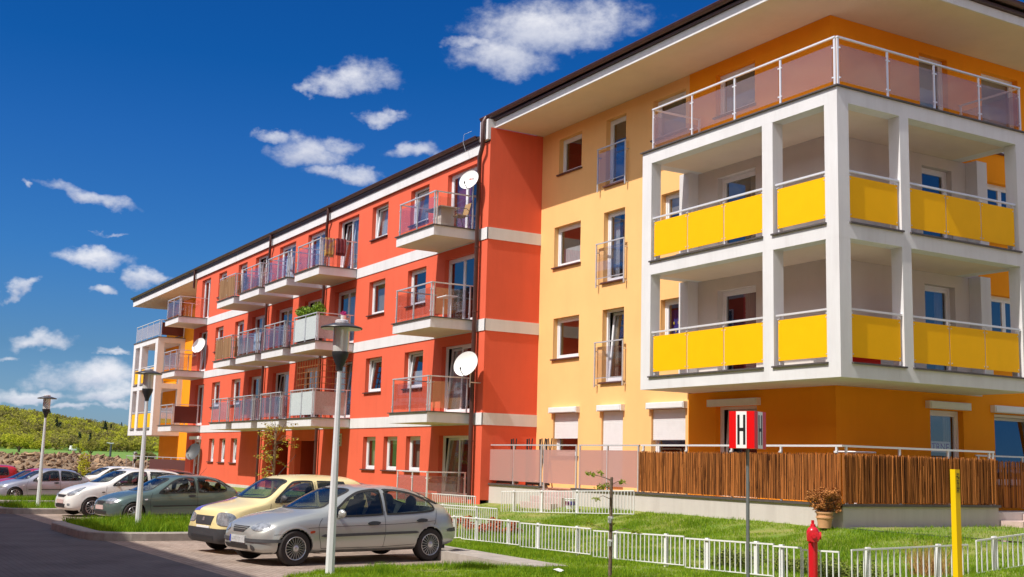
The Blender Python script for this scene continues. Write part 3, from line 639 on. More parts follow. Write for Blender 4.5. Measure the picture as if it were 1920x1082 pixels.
# block paving
def paving(name, c1, c2, mort, sc=1.0):
    m = bpy.data.materials.new(name); m.use_nodes = True; n = m.node_tree.nodes; l = m.node_tree.links; b = n['Principled BSDF']; b.inputs['Roughness'].default_value = .9; b.inputs['Specular IOR Level'].default_value = .25
    t = n.new('ShaderNodeTexCoord'); br = n.new('ShaderNodeTexBrick'); br.inputs['Scale'].default_value = sc; br.inputs['Brick Width'].default_value = .2; br.inputs['Row Height'].default_value = .1; br.inputs['Mortar Size'].default_value = .006
    br.inputs['Color1'].default_value = (*c1, 1); br.inputs['Color2'].default_value = (*c2, 1); br.inputs['Mortar'].default_value = (*mort, 1); l.new(t.outputs['Object'], br.inputs[0])
    q = n.new('ShaderNodeTexNoise'); q.inputs['Scale'].default_value = .9; q.inputs['Detail'].default_value = 8; l.new(t.outputs['Object'], q.inputs[0])
    mr = n.new('ShaderNodeMapRange'); mr.inputs[1].default_value = .3; mr.inputs[2].default_value = .7; mr.inputs[3].default_value = .72; mr.inputs[4].default_value = 1.12; l.new(q.outputs[0], mr.inputs[0])
    mx = n.new('ShaderNodeMix'); mx.data_type = 'RGBA'; mx.blend_type = 'MULTIPLY'; mx.inputs[0].default_value = 1; l.new(br.outputs[0], mx.inputs[6]); l.new(mr.outputs[0], mx.inputs[7]); l.new(mx.outputs[2], b.inputs[0])
    bp = n.new('ShaderNodeBump'); bp.inputs['Strength'].default_value = .6; bp.inputs['Distance'].default_value = .004; l.new(br.outputs['Fac'], bp.inputs['Height']); bp.invert = True; l.new(bp.outputs[0], b.inputs['Normal']); return m
PAVE = paving('parking_blocks', (.42, .33, .27), (.34, .26, .21), (.17, .12, .10))
ROADM = paving('road_blocks', (.155, .14, .14), (.14, .127, .127), (.11, .10, .10))
sheet('road', lin(-64, -17.2, 24)[:-1]+lin(-17.2, -5, 8), lin(-4.7, 5.2, 8), lambda x, y: gz(x)-.001, ROADM)
sheet('parking_area', lin(-64, -15.8, 30), lin(5.2, 10.4, 6), lambda x, y: gz(x)+.0+.003*ss(5.2, 5.21, y), PAVE)
sheet('parking_area', lin(-15.8, -5, 12), lin(5.2, 5.8, 2), lambda x, y: gz(x)+.0035, PAVE)
def lawn_h(x, y):
    base = gz(x)+.10
    top = .64 if x > -27 else (.64-.12*ss(-27, -30, x) if x > -30 else .52+(gz(x)-gz(-30))*1.0)
    t = max(0, min(1, (y-12)/5.1)); return base+(max(top-base, .1))*t**1.5 + .025*vn(x*.8, y*.8)+.012*vn(x*3, y*3)
def near_h(x, y):
    ed = -17.15+.9*ss(7.0, 5.9, y)+.12*vn(y*1.5, 2)
    e = ss(ed-.05, ed+.45, x) if y < 9.7 else 1
    return gz(x)-.03+e*(.12+.02*vn(x*1.1, y*1.1))
sheet('lawn', lin(-60, -19.0, 90)[:-1]+lin(-19.0, -4, 60), lin(10.36, 17.12, 34), lawn_h, SOIL)
sheet('lawn', lin(-17.45, -4, 60), lin(5.78, 10.36, 26), lambda x, y: (near_h(x, y) if y < 9.7 else near_h(x, y)*(1-ss(9.7, 10.36, y))+lawn_h(x, y)*ss(9.7, 10.36, y)), SOIL)
sheet('lawn', lin(-16.3, -10, 12), lin(17.1, 40, 20), lambda x, y: .66+.02*vn(x, y), SOIL)
# kerbs and planted islands
def island(x0, x1, y0, y1, rr=1.0, name='kerb', rise=.17, kw=.15, cap=True):
    pts = []
    for cx, cy, a0 in ((x1-rr, y0+rr, -90), (x1-.05, y1-.05, 0), (x0+.05, y1-.05, 90), (x0+rr, y0+rr, 180)):
        r = rr if cy == y0+rr else .05
        for k in range(7): a = R(a0+15*k); pts.append((cx+r*math.cos(a), cy+r*math.sin(a)))
    cx, cy = (x0+x1)/2, (y0+y1)/2
    def inset(p, w): # towards the inside
        n = len(p); out = []
        for i in range(n):
            a, b = Vector(p[i-1]), Vector(p[(i+1) % n]); t = (b-a); t = t.normalized() if t.length > 1e-6 else Vector((1, 0)); nn = Vector((-t.y, t.x)); out.append((p[i][0]+nn.x*w, p[i][1]+nn.y*w))
        return out
    inn = inset(pts, kw); n = len(pts); mb = MB()
    vs = [(x, y, gz(x)-.12) for x, y in pts]+[(x, y, gz(x)+rise-.02) for x, y in pts]+[(x, y, gz(x)+rise) for x, y in inset(pts, .02)]+[(x, y, gz(x)+rise) for x, y in inn]+[(x, y, gz(x)+rise-.1) for x, y in inn]
    fs = [(r*n+i, r*n+(i+1) % n, (r+1)*n+(i+1) % n, (r+1)*n+i) for r in range(4) for i in range(n)]
    mb.add(vs, fs); o = mb.build(name, CONC, fix=False); o['kind'] = 'structure'
    mb = MB(); mb.add([(x, y, gz(x)+rise-.03) for x, y in inn], [tuple(range(n))]); g = mb.build('verge', SOIL, fix=False); g['kind'] = 'structure'
    return inn
ISL = [island(-30.9, -25.05, 4.85, 11.5, 1.1, kw=.32), island(-43.6, -38.6, 4.7, 11.5, 1.0, kw=.3), island(-49.7, -46.6, 5.6, 11.5, .8), island(-64, -60.5, 5.5, 11.5, .8)]
mb = MB(); mb.box((-60, 10.35, -.7), (-19.11, 10.5, .11)); mb.build('kerb', CONC)['kind'] = 'structure'
mb = MB(); mb.box((-19.1, 9.75, -.2), (-15.9, 10.42, .125)); mb.box((-19.1, 9.6, -.2), (-15.9, 9.748, .145)); mb.build('kerb', CONC)['kind'] = 'structure'
# --- grass blades (one uncountable mass)
def blades(pts, h=.07, hv=.5, w=.006, tonef=None):
    n = len(pts); pts = np.array(pts); a = rng.uniform(0, 2*np.pi, n); hh = h*(1+hv*(rng.random(n)-.4))*(1 if tonef is None else np.clip(1-2.6*tonef, .5, 1.7)); lean = rng.normal(0, .35, (n, 2))*hh[:, None]
    dx, dy = np.cos(a)*w, np.sin(a)*w
    V = np.empty((n, 3, 3)); V[:, 0] = pts; V[:, 0, 0] -= dx; V[:, 0, 1] -= dy; V[:, 1] = pts; V[:, 1, 0] += dx; V[:, 1, 1] += dy
    V[:, 2, 0] = pts[:, 0]+lean[:, 0]; V[:, 2, 1] = pts[:, 1]+lean[:, 1]; V[:, 2, 2] = pts[:, 2]+hh
    t = np.clip(rng.normal(.45, .25, n)+(tonef if tonef is not None else 0), 0, 1)
    return V.reshape(-1, 3), np.repeat(t, 3)
def tri_object(name, V, T, m, kind='stuff', parent=None):
    n = len(V)//3; me = bpy.data.meshes.new(name); me.vertices.add(len(V)); me.vertices.foreach_set('co', V.astype(np.float32).ravel())
    me.loops.add(3*n); me.loops.foreach_set('vertex_index', np.arange(3*n, dtype=np.int32)); me.polygons.add(n); me.polygons.foreach_set('loop_start', np.arange(0, 3*n, 3, dtype=np.int32))
    me.update(calc_edges=True); me.materials.append(m)
    at = me.attributes.new('tone', 'FLOAT', 'POINT'); at.data.foreach_set('value', T.astype(np.float32))
    o = bpy.data.objects.new(name, me); COL.objects.link(o)
    if kind: o['kind'] = kind
    if parent: o.parent = parent; o.matrix_parent_inverse = PW(parent).inverted()
    return o
def patchy(x, y): return vn(x*.9, y*.9, 3.3)*.65+vn(x*3.1, y*3.1, 1.3)*.5
P = []; TN = []
def scatter(n, x0, x1, y0, y1, fn, ok=lambda x, y: True, bare=-.40):
    c = 0
    while c < n:
        x, y = random.uniform(x0, x1), random.uniform(y0, y1); c += 1
        if not ok(x, y): continue
        q = patchy(x, y)
        if -q < bare and random.random() < .8: continue
        P.append((x, y, fn(x, y)-.01)); TN.append(q*.45)
scatter(150000, -24.5, -9, 10.45, 17.05, lawn_h, lambda x, y: not (-27.6 < x < -25.9 and y > 16.3) and -x/y > .52)
scatter(16000, -33, -24.5, 11.0, 16.7, lawn_h)
scatter(90000, -17.35, -8, 5.76, 10.4, lambda x, y: near_h(x, y) if y < 9.7 else lawn_h(x, y)*ss(9.7, 10.36, y)+near_h(x, y)*(1-ss(9.7, 10.36, y)), lambda x, y: -x/y > .9 and x > -17.1+.12*vn(y*1.5, 2)+.9*ss(7.0, 5.9, y) and not (x < -15.95+.5*vn(y*4, x) and 9.55 < y < 10.42) and not (x < -16.3 and 9.4 < y < 9.6))
scatter(9000, -16.4, -10, 17.2, 26, lambda x, y: .66)
V, T = blades(P, .058, .9, .006, np.array(TN)); tri_object('grass', V, T, GRASS)
P = []; TN = []
for i, (x0, x1, y0) in enumerate(((-30.6, -25.4, 5.2), (-43.3, -38.9, 5.05), (-49.5, -46.8, 5.8))):
    w = .5 if i == 0 else .2
    scatter(16000 if i == 0 else 7000, x0, x1, y0, 11.3 if i else 9.5, lambda x, y: gz(x)+.14, lambda x, y, x0=x0, x1=x1, y0=y0: not (x > x1-.75 and y < y0+.75 and (x-x1+.75)**2+(y-y0-.75)**2 > .45), -2)
V, T = blades(P, .14, .8, .010, np.array(TN)); tri_object('grass', V, T, GRASS)
# ================================================================== TERRACE
TR = empty('terrace', (-23, 18, .6), 0, 'raised ground-floor terrace with a grey rendered base wall and dark coping below the yellow facade', 'terrace')
mb = MB()
mb.box((-30.6, 17.1, .2), (-27.57, 17.3, 1.05)); mb.box((-25.97, 17.1, .2), (-16.45, 17.3, 1.05)); mb.box((-16.65, 17.301, .2), (-16.45, 21.7, 1.05)); mb.box((-17.4, 21.701, .2), (-16.47, 30, .95))
mb.build('base_wall', PLI, TR)
mb = MB(); mb.box((-30.65, 17.06, 1.052), (-27.55, 17.34, 1.10)); mb.box((-25.99, 17.06, 1.052), (-16.41, 17.34, 1.10)); mb.box((-16.69, 17.341, 1.052), (-16.41, 21.74, 1.10)); mb.build('coping', FLASH, TR)
mb = MB(); mb.box((-30.4, 17.302, .5), (-16.66, 18.698, 1.03)); mb.box((-18.14, 18.7, .5), (-16.66, 21.7, 1.03)); mb.build('paving', mat('red_paving', (.52, .30, .22), .9, var=.15, vscale=8), TR)
mb = MB()
for k in range(3): mb.box((-27.56, 17.1-.32*k, .1), (-25.98, 17.3-.32*k if k else 17.301, 1.0-.16*k))
mb.build('steps', mat('pink_step', (.56, .42, .38), .9, var=.1, vscale=6, bump=.3), TR)
mb = MB(); mb.box((-16.45, 21.75, .3), (-15.9, 24, .78)); mb.box((-16.45, 22.5, .3), (-15.7, 24, .92)); mb.build('steps', MATS['pink_step'], TR)
GS = empty('glass_railing', (-32.2, 15.4, .38), 0, 'short steel and glass railing standing on the ground before the red block garden door', 'railing')
glass_run(FR(15.35), [-33.25, -32.2, -31.2], .36, GS, TGL, h=1.0); glass_run(FX(-31.15), [15.45, 16.7], .36, GS, TGL, h=1.0)
# twin-wall sheet screen
TW = empty('translucent_screen_fence', (-26.8, 17.15, 1.1), 0, 'pinkish translucent sheet screens in a steel railing on the terrace left of the willow screen', 'screen fence')
F = FR(17.14); mb = MB()
ps = [-30.58, -29.1, -27.6, -27.45, -25.85, -25.68, -24.42, -23.12]
mb.box((-30.62, -.02, 2.2), (-25.83, .02, 2.235), F=F); mb.box((-25.72, -.02, 2.2), (-23.08, .02, 2.235), F=F)
for u in ps: mb.box((u-.022, -.018, 1.1 if not -27.6 < u < -25.9 else .9), (u+.022, .018, 2.2), F=F)
mb.build('railing', STEEL, TW)
for a, b in ((-30.56, -29.12), (-29.08, -27.62), (-27.43, -25.88), (-25.66, -24.44), (-24.40, -23.14)):
    p = MB(); p.box((a, -.032, 1.19), (b, -.024, 2.09), F=F); p.build('translucent_sheet', POLY, TW)
# willow screen
WS = empty('willow_screen_fence', (-16.8, 17.2, 1.1), 0, 'brown willow-stick screen wrapped round the terrace corner above the grey base wall', 'screen fence')
F1, F2 = FR(17.13), FX(-16.49); mb = MB()
mb.box((-23.0, -.02, 2.20), (-16.46, .02, 2.24), F=F1); mb.box((17.15, -.02, 2.20), (21.66, .02, 2.24), F=F2)
for u in (-22.9, -21.25, -19.7, -18.17, -16.62): mb.box((u-.022, -.018, 1.1), (u+.022, .018, 2.2), F=F1); mb.box((u-.022, -.05, 2.08), (u+.05, -.019, 2.11), F=F1)
for u in (17.25, 18.75, 20.2, 21.5, 21.62): mb.box((u-.022, -.018, 1.1), (u+.022, .018, 2.2), F=F2)
mb.build('railing', STEELW, WS)
mb = MB(); reeds(mb, F1, -23.05, -16.50, -.035, 1.115, 2.08, .0105, .0046, .05); reeds(mb, F1, -23.05, -16.50, -.025, 1.13, 2.07, .016, .0055, .03)
mb.tone = .22; mb.box((-23.04, -.018, 1.13), (-16.5, -.010, 2.045), F=F1); mb.tone = .5
mb.build('willow_screen', REED, WS, fix=False)
mb = MB(); mb.tone = .2; mb.box((17.13, -.018, 1.13), (21.67, -.010, 2.045), F=F2); mb.tone = .5; reeds(mb, F2, 17.12, 21.68, -.035, 1.115, 2.08, .0115, .0048, .05); reeds(mb, F2, 17.12, 21.68, -.025, 1.13, 2.07, .016, .0055, .03)
mb.build('willow_screen', REED, WS, fix=False)
WS2 = empty('willow_screen_fence', (-17, 25, 1.0), 0, 'darker set-back stretch of willow screen at the right edge of the view', 'screen fence')
F3 = FX(-17.0); mb = MB(); reeds(mb, F3, 21.75, 27, -.03, 1.02, 2.05, .015, .008, .03); mb.build('willow_screen', REED, WS2, fix=False)
mb = MB(); mb.box((21.72, -.02, 2.13), (27, .02, 2.165), F=F3)
for u in (21.8, 23.3, 24.8, 26.3): mb.box((u-.02, -.018, 1.0), (u+.02, .018, 2.13), F=F3)
mb.build('railing', STEEL, WS2)
# left terrace far away
TL = empty('terrace', (-71, 17.2, .2), 0, 'far small terrace with a steel railing and dark brown screens below the far loggia', 'terrace')
mb = MB(); mb.box((-79, 17.1, -1), (-63.5, 17.3, .32)); mb.build('base_wall', PLI, TL)
F = FR(17.14); mb = MB(); mb.box((-79, -.02, 1.44), (-63.5, .02, 1.475), F=F)
for k in range(9): u = -79+k*1.9; mb.box((u-.022, -.018, .32), (u+.022, .018, 1.44), F=F)
mb.build('railing', STEEL, TL)
mb = MB(); mb.box((-72.5, -.04, .4), (-63.6, -.02, 1.34), F=F); mb.build('brown_panel', BRPAN, TL)
# ================================================================== LOW WHITE FENCES
def fence(p0, p1, z0, z1, label, h=.5, posts=(.22, .78), grp='low white metal fence panels round the lawn'):
    p0, p1 = Vector((*p0, z0)), Vector((*p1, z1)); t = p1-p0; Ln = t.length; u = t.normalized(); nn = Vector((-u.y, u.x, 0))
    o = empty('metal_fence', p0, 0, label, 'fence', grp)
    def seg(mb, s0, s1, za, zb, w, dd=0):
        a = p0+u*s0; b = p0+u*s1; A = [a-nn*w+nn*dd, b-nn*w+nn*dd, b+nn*w+nn*dd, a+nn*w+nn*dd]; zz = Vector((0, 0, za)); zt = Vector((0, 0, zb))
        mb.add([q+zz for q in A]+[q+zt for q in A], [(0,3,2,1),(4,5,6,7),(0,1,5,4),(1,2,6,5),(2,3,7,6),(3,0,4,7)])
    mb = MB(); seg(mb, 0, Ln, h-.022, h, .011); seg(mb, 0, Ln, .03, .045, .009)
    n = max(2, round(Ln/.115))
    for k in range(n+1): s = min(max(k*Ln/n, .008), Ln-.008); seg(mb, s-.008, s+.008, .045, h-.022, .007)
    mb.build('fence_panel', WHITEP, o)
    for f in posts:
        if Ln < .8 and f > .5: continue
        mb = MB(); seg(mb, f*Ln-.035, f*Ln+.035, -.1, h+.015, .022, .036); mb.build('post', WHITEP, o)
    return o
xs = [(-23.1, -22.62, 'leftmost short white fence panel just behind the silver hatchback'), (-22.55, -20.22, 'white fence panel right behind the silver hatchback tail, in front of the orange flowers'),
      (-20.08, -17.7, 'third white fence panel from the silver hatchback, left of the young staked tree'), (-17.53, -15.04, 'white fence panel crossed by the trunk of the young staked tree'),
      (-14.94, -12.98, 'white fence panel behind the H sign pole'), (-12.93, -12.42, 'short white fence panel between the H sign pole and the red hydrant'), (-12.34, -11.70, 'short white fence panel behind the red hydrant')]
for a, b, l_ in xs: fence((a, 12.02), (b, 12.08), lawn_h(a, 12)+.0, lawn_h(b, 12)+.02, l_, .5, (.25, .8))
fence((-11.52, 12.12), (-11.45, 14.40), .19, .24, 'white fence panel running back from the corner left of the yellow post', .5, (.15, .75))
fence((-11.35, 14.45), (-11.35, 16.9), .30, .5, 'last white fence panel at the right edge beyond the yellow post', .5, (.18, .75))
fence((-28.3, 14.1), (-24.4, 13.95), lawn_h(-27.8, 14), lawn_h(-24.4, 14), 'white garden fence standing behind the orange flowers', .46, (.2, .7))
fence((-27.6, 15.9), (-22.2, 16.35), .37, .58, 'long white fence high on the lawn before the terrace steps', .58, (.1, .33, .6, .84))
fence((-33.0, 15.6), (-28.5, 15.6), .33, .36, 'faint low fence in front of the red block ground-floor door', .42, (.3,))
# ================================================================== STREET LAMPS
LGL = glassmat('lamp_opal', (.75, .72, .66), ior=1.45, base=.04, milk=.82, milkc=(.74, .72, .68), rough=.05)
POLEM = mat('grey_pole_paint', (.76, .77, .78), .42, var=.05, vscale=5)
def lamp(x, y, z, label, s=1.0, disc=.30):
    o = empty('street_lamp', (0, 0, 0), 0, label, 'street lamp', 'street lamps along the parking area')
    mb = MB(); mb.tube([(0, 0, -.1), (0, 0, .8), (0, 0, 2.94)], [.070, .064, .034], 8); mb.build('pole', POLEM, o)
    mb = MB(); mb.lathe([(.0, 2.92), (.042, 2.92), (.05, 2.98), (.115, 3.13), (.122, 3.17), (.122, 3.20), (0, 3.20)], n=24); mb.build('lamp_base', BLACKP, o, smooth=True)
    mb = MB(); mb.lathe([(.112, 3.20), (.116, 3.3), (.116, 3.56)], n=28); mb.build('lamp_glass', LGL, o, smooth=True)
    mb = MB(); mb.lathe([(.035, 3.2), (.05, 3.22), (.05, 3.26), (.012, 3.27), (.012, 3.45), (0, 3.46)], n=12); mb.build('bulb_holder', WHITEP, o, smooth=True)
    mb = MB(); mb.lathe([(0, 3.575), (.1, 3.575), (disc, 3.535), (disc+.006, 3.545), (disc, 3.558), (.1, 3.62), (.1, 3.60)], n=36); mb.build('lamp_hood', mat('hood_paint', (.045, .04, .04), .4, color2=(.06, .05, .05)), o, smooth=True)
    mb = MB(); mb.lathe([(0, 3.572), (disc-.01, 3.533), (disc-.01, 3.532), (0, 3.565)], n=36); mb.build('reflector', WHITEP, o, smooth=True)
    mb = MB(); mb.lathe([(.098, 3.60), (.098, 3.655), (.085, 3.665), (0, 3.67)], n=24); mb.build('cap', STEELW, o, smooth=True)
    o.location = (x, y, z); return o
lamp(-15.86, 6.36, .06, 'grey street lamp nearest the camera, in front of the silver hatchback')
lamp(-27.4, 6.3, -.02, 'street lamp on the grass island in front of the dark green hatchback')
lamp(-41.0, 6.2, -.15, 'street lamp at the far left, in front of the distant silver car')
lamp(-80, 17.9, -1.95, 'tiny far street lamp standing before the rubble heap', disc=.16)
# ================================================================== HYDRANT SIGN, HYDRANT, GAS MARKER
REDP = mat('sign_red', (.75, .004, .006), .35); WH2 = mat('sign_white', (.85, .85, .85), .35); BK = mat('sign_black', (.02, .018, .018), .4)
hs = empty('hydrant_sign', (0, 0, 0), 0, 'red and white box sign lettered H on a grey pole in front of the fence', 'sign')
mb = MB(); mb.tube([(0, 0, -.15), (0, 0, 2.0)], .024, 12); mb.build('pole', mat('pole_galv', (.22, .24, .25), .45, .5, var=.1), hs, smooth=True)
mb = MB(); mb.box((-.185, -.185, 2.0), (.185, .185, 2.5)); bx_ = mb.build('sign_box', REDP, hs)
for k, F in enumerate((lambda u, d, z: (u, -.185-d, z), lambda u, d, z: (.185+d, u, z), lambda u, d, z: (-u, .185+d, z), lambda u, d, z: (-.185-d, -u, z))):
    mb = MB(); mb.box((-.08, 0.001, 2.004), (.072, .003, 2.496), F=F); wp = mb.build('white_stripe', WH2, bx_)
    mb = MB(); mb.box((-.062, .0031, 2.05), (-.028, .0045, 2.45), F=F); mb.box((.022, .0031, 2.05), (.056, .0045, 2.45), F=F); mb.box((-.028, .0031, 2.23), (.022, .0045, 2.275), F=F); mb.build('letter_h', BK, wp)
hs.location = (-12.1, 10.80, 0.0); hs.rotation_euler = (0, 0, R(23.4))
hy_ = empty('fire_hydrant', (-10.98, 10.88, .12), 0, 'bright red fire hydrant post with a domed cap standing at the low fence', 'hydrant')
HR = mat('hydrant_red', (.62, .008, .02), .32, coat=.3)
mb = MB(); mb.lathe([(.085, -.12), (.085, .02), (.058, .04), (.058, .80), (.075, .81), (.08, .86), (.08, .93), (.06, .97), (.035, .99), (.03, 1.02), (0, 1.03)], (-10.98, 10.88, .04), 24); mb.build('body', HR, hy_, smooth=True)
mb = MB()
dr_ = Vector((.76, -.65, 0)); c0 = Vector((-10.98, 10.88, .92))
mb.tube([c0, c0+dr_*.10, c0+dr_*.101, c0+dr_*.135, c0+dr_*.136, c0+dr_*.16], [.05, .05, .075, .075, .03, .028], 20); mb.build('outlet_cap', HR, hy_, smooth=True)
mb = MB(); c1 = c0+Vector((-.06, -.02, 0)); mb.tube([c0, c0-Vector((.65, .76, 0))*.0+Vector((.65*.1, .76*.1, 0))], .05, 16); mb.build('outlet_cap', HR, hy_, smooth=True)
mb = MB(); mb.tube([c0+Vector((0, 0, .12)), c0+Vector((0, 0, .19))], .02, 5); mb.build('valve_nut', HR, hy_)
gm = empty('gas_marker_post', (-9.14, 11.3, .15), 0, 'tall yellow marker post with a small label plate at the right', 'marker post')
mb = MB(); a_ = .04
mb.box((-9.17, 11.26, .05), (-9.10, 11.34, 1.79)); mb.build('post', mat('marker_yellow', (.85, .55, .003), .4), gm)
mb = MB(); c_, s_ = math.cos(R(-40)), math.sin(R(-40))
mb.box((-9.098, 11.27, 1.52), (-9.095, 11.33, 1.75)); mp_ = mb.build('label_plate', mat('label_yellow', (.45, .32, .01), .5), gm)
mb = MB()
for i, (za, zb, ya, yb) in enumerate(((1.73, 1.742, 11.29, 11.31), (1.70, 1.715, 11.275, 11.30), (1.685, 1.70, 11.30, 11.325), (1.655, 1.665, 11.275, 11.31), (1.60, 1.645, 11.297, 11.303), (1.63, 1.64, 11.28, 11.32), (1.585, 1.592, 11.275, 11.325), (1.565, 1.575, 11.275, 11.325), (1.54, 1.552, 11.275, 11.31))):
    mb.box((-9.0949, ya, za), (-9.094, yb, zb))
mb.build('print', BK, mp_)
# ================================================================== PLANTS
def leafcloud(name, centers, n, size, m, parent=None, kind=None, flat=.5, tb=0.0):
    V = np.empty((n*2, 3, 3)); T = np.empty(n*2)
    for i in range(n):
        c, r = centers[random.randrange(len(centers))]
        d = Vector((random.gauss(0, 1), random.gauss(0, 1), random.gauss(0, 1))); d = d.normalized()*r*(random.random()**.4)
        p = Vector(c)+Vector((d.x, d.y, d.z*.85)); a = Vector((random.gauss(0, 1), random.gauss(0, 1), random.gauss(0, flat))).normalized(); b = a.cross(Vector((random.gauss(0, 1), random.gauss(0, 1), random.gauss(0, 1)))).normalized(); s = size*random.uniform(.6, 1.3)
        q = [p-a*s, p-b*s*.55, p+a*s, p+b*s*.55]; t = min(1, max(0, random.gauss(.5+tb, .22)))
        V[2*i] = [q[0], q[1], q[2]]; V[2*i+1] = [q[0], q[2], q[3]]; T[2*i] = T[2*i+1] = t
    return tri_object(name, V.reshape(-1, 3), np.repeat(T, 3), m, kind, parent)
# young staked tree in the lawn
tx, ty = -13.74, 9.71; tz = near_h(tx, ty)
t = empty('young_tree', (tx, ty, tz), 0, 'young staked tree with a few fresh green leaves in front of the white fence', 'tree')
mb = MB(); mb.tube([(tx, ty, tz-.05), (tx+.01, ty, .6), (tx-.01, ty+.01, 1.1), (tx+.01, ty, 1.56)], [.028, .025, .023, .020], 10); mb.build('trunk', BARK, t, smooth=True)
mb = MB(); tips = []
for k in range(11):
    a = random.uniform(0, 6.28); z = random.choice([1.45, 1.5, 1.52, 1.38, 1.25, .8, .6]); l_ = random.uniform(.18, .5); e = Vector((tx+math.cos(a)*l_, ty+math.sin(a)*l_, z+random.uniform(0, .13)))
    mb.tube([(tx, ty, z), (tx+math.cos(a)*l_*.5, ty+math.sin(a)*l_*.5, z+.05), e], [.006, .004, .002], 5); mb.build('branch', BARK, t); mb = MB(); tips.append((e, .045)); tips.append((e*.8+Vector((tx, ty, z))*.2, .035))
leafcloud('leaves', tips, 330, .022, LEAFY, t)
mb = MB()
for z in (.98, .66): mb.tube([(tx, ty, z), (tx, ty, z+.03)], .04, 10); mb.box((tx+.02, ty-.06, z-.06), (tx+.035, ty-.01, z+.02))
mb.build('tie', WHITEP, t)
# second young tree by the entrance
tx, ty, tz = -39.55, 13.6, .1
t = empty('young_tree', (tx, ty, tz), 0, 'young staked tree with yellow-green leaves before the dark entrance porch', 'tree')
mb = MB(); mb.tube([(tx, ty, tz), (tx+.03, ty, 1.6), (tx-.02, ty, 2.6)], [.045, .04, .03], 8); mb.build('trunk', BARK, t, smooth=True)
mb = MB(); mb.tube([(tx+.12, ty-.05, tz), (tx+.12, ty-.05, 2.5)], .045, 8); mb.build('stake', mat('stake_wood', (.30, .2, .12), .9, var=.2), t)
mb = MB(); tips = []
for k in range(26):
    a = random.uniform(0, 6.28); z = random.uniform(.9, 2.6); l_ = random.uniform(.5, 1.35); up = random.uniform(-.25, .9); ex, ey = math.cos(a)*l_, math.sin(a)*l_*.6
    p0, p1, p2 = Vector((tx, ty, z)), Vector((tx+ex*.5, ty+ey*.5, z+up*.7)), Vector((tx+ex, ty+ey, z+up*.8-.15)); mb = MB(); mb.tube([p0, p1, p2], [.012, .008, .004], 4); mb.build('branch', BARK, t)
    for q in (.4, .6, .8, 1): tips.append((p0.lerp(p2, q)+Vector((0, 0, .2*up*(1-q))), .09))
leafcloud('leaves', tips, 900, .035, mat('yellow_leaf', (.30, .26, .02), .6, color2=(.55, .46, .04), tone=True), t)
# potted dried thuja
pt = empty('potted_shrub', (-16.64, 16.80, .64), 0, 'dried-out orange-brown shrub in a terracotta pot at the corner of the grey wall', 'potted plant')
mb = MB(); mb.lathe([(0, .02), (.125, .02), (.135, .12), (.15, .20), (.165, .205), (.165, .235), (.15, .24), (.155, .29), (.17, .295), (.17, .325), (.15, .325), (.14, .26), (0, .26)], (-16.64, 16.80, .62), 28); mb.build('pot', mat('terracotta', (.62, .33, .16), .7, var=.06), pt, smooth=True)
mb = MB(); cen = []
for k in range(70):
    a = random.uniform(0, 6.28); l_ = random.uniform(.05, .30); h_ = random.uniform(.08, .46); e = Vector((-16.64+math.cos(a)*l_, 16.80+math.sin(a)*l_, .9+h_)); mb.tube([(-16.64, 16.80, .88), e], [.006, .003], 4); cen.append((e, .07))
mb.build('stems', BARK, pt)
leafcloud('foliage', cen, 4200, .021, mat('dry_foliage', (.22, .07, .015), .8, color2=(.66, .28, .07), tone=True), pt)
# low juniper shrubs behind the fence
JUN = mat('juniper', (.05, .09, .012), .8, color2=(.24, .27, .04), tone=True)
for i, (x, y, r, l_) in enumerate(((-15.0, 12.9, .5, 'low spreading juniper behind the fence, left of the H sign pole'), (-13.7, 13.1, .55, 'low spreading juniper behind the fence, between sign pole and hydrant'), (-12.5, 12.9, .45, 'small juniper directly behind the red hydrant'))):
    o = empty('juniper_shrub', (x, y, lawn_h(x, y)), 0, l_, 'shrub', 'junipers behind the fence'); cen = [(Vector((x+random.gauss(0, r*.55), y+random.gauss(0, .25), lawn_h(x, y)+random.uniform(.04, .2))), .14) for k in range(16)]
    leafcloud('foliage', cen, 2600, .022, JUN, o)
FLM = mat('red_shrub_leaf', (.28, .03, .01), .7, color2=(.62, .14, .02), tone=True)
for x, y, r, l_ in ((-24.6, 13.3, .4, 'orange-red leafy shrub behind the low fence, farther left'), (-23.2, 13.5, .38, 'orange-red leafy shrub behind the low fence, nearer the slope')):
    o = empty('red_shrub', (x, y, lawn_h(x, y)), 0, l_, 'shrub', 'orange shrubs behind the fence'); cen = [(Vector((x+random.gauss(0, r), y+random.gauss(0, .2), lawn_h(x, y)+random.uniform(.04, .28))), .1) for k in range(14)]
    leafcloud('foliage', cen, 1300, .03, FLM, o)
DRYG = mat('dry_grass', (.30, .14, .04), .9, color2=(.55, .33, .12), tone=True)
o = empty('dry_grass_tuft', (-11.9, 14.1, .3), 0, 'tuft of dry straw-coloured grass behind the fence left of the yellow post', 'grass tuft')
pp = [(-11.9+random.gauss(0, .12), 14.1+random.gauss(0, .12), lawn_h(-11.9, 14.1)-.02) for k in range(500)]; V, T = blades(pp, .38, .8, .004); V[2::3, :2] += rng.normal(0, .1, (500, 2)); tri_object('blades', V, T, DRYG, None, o)
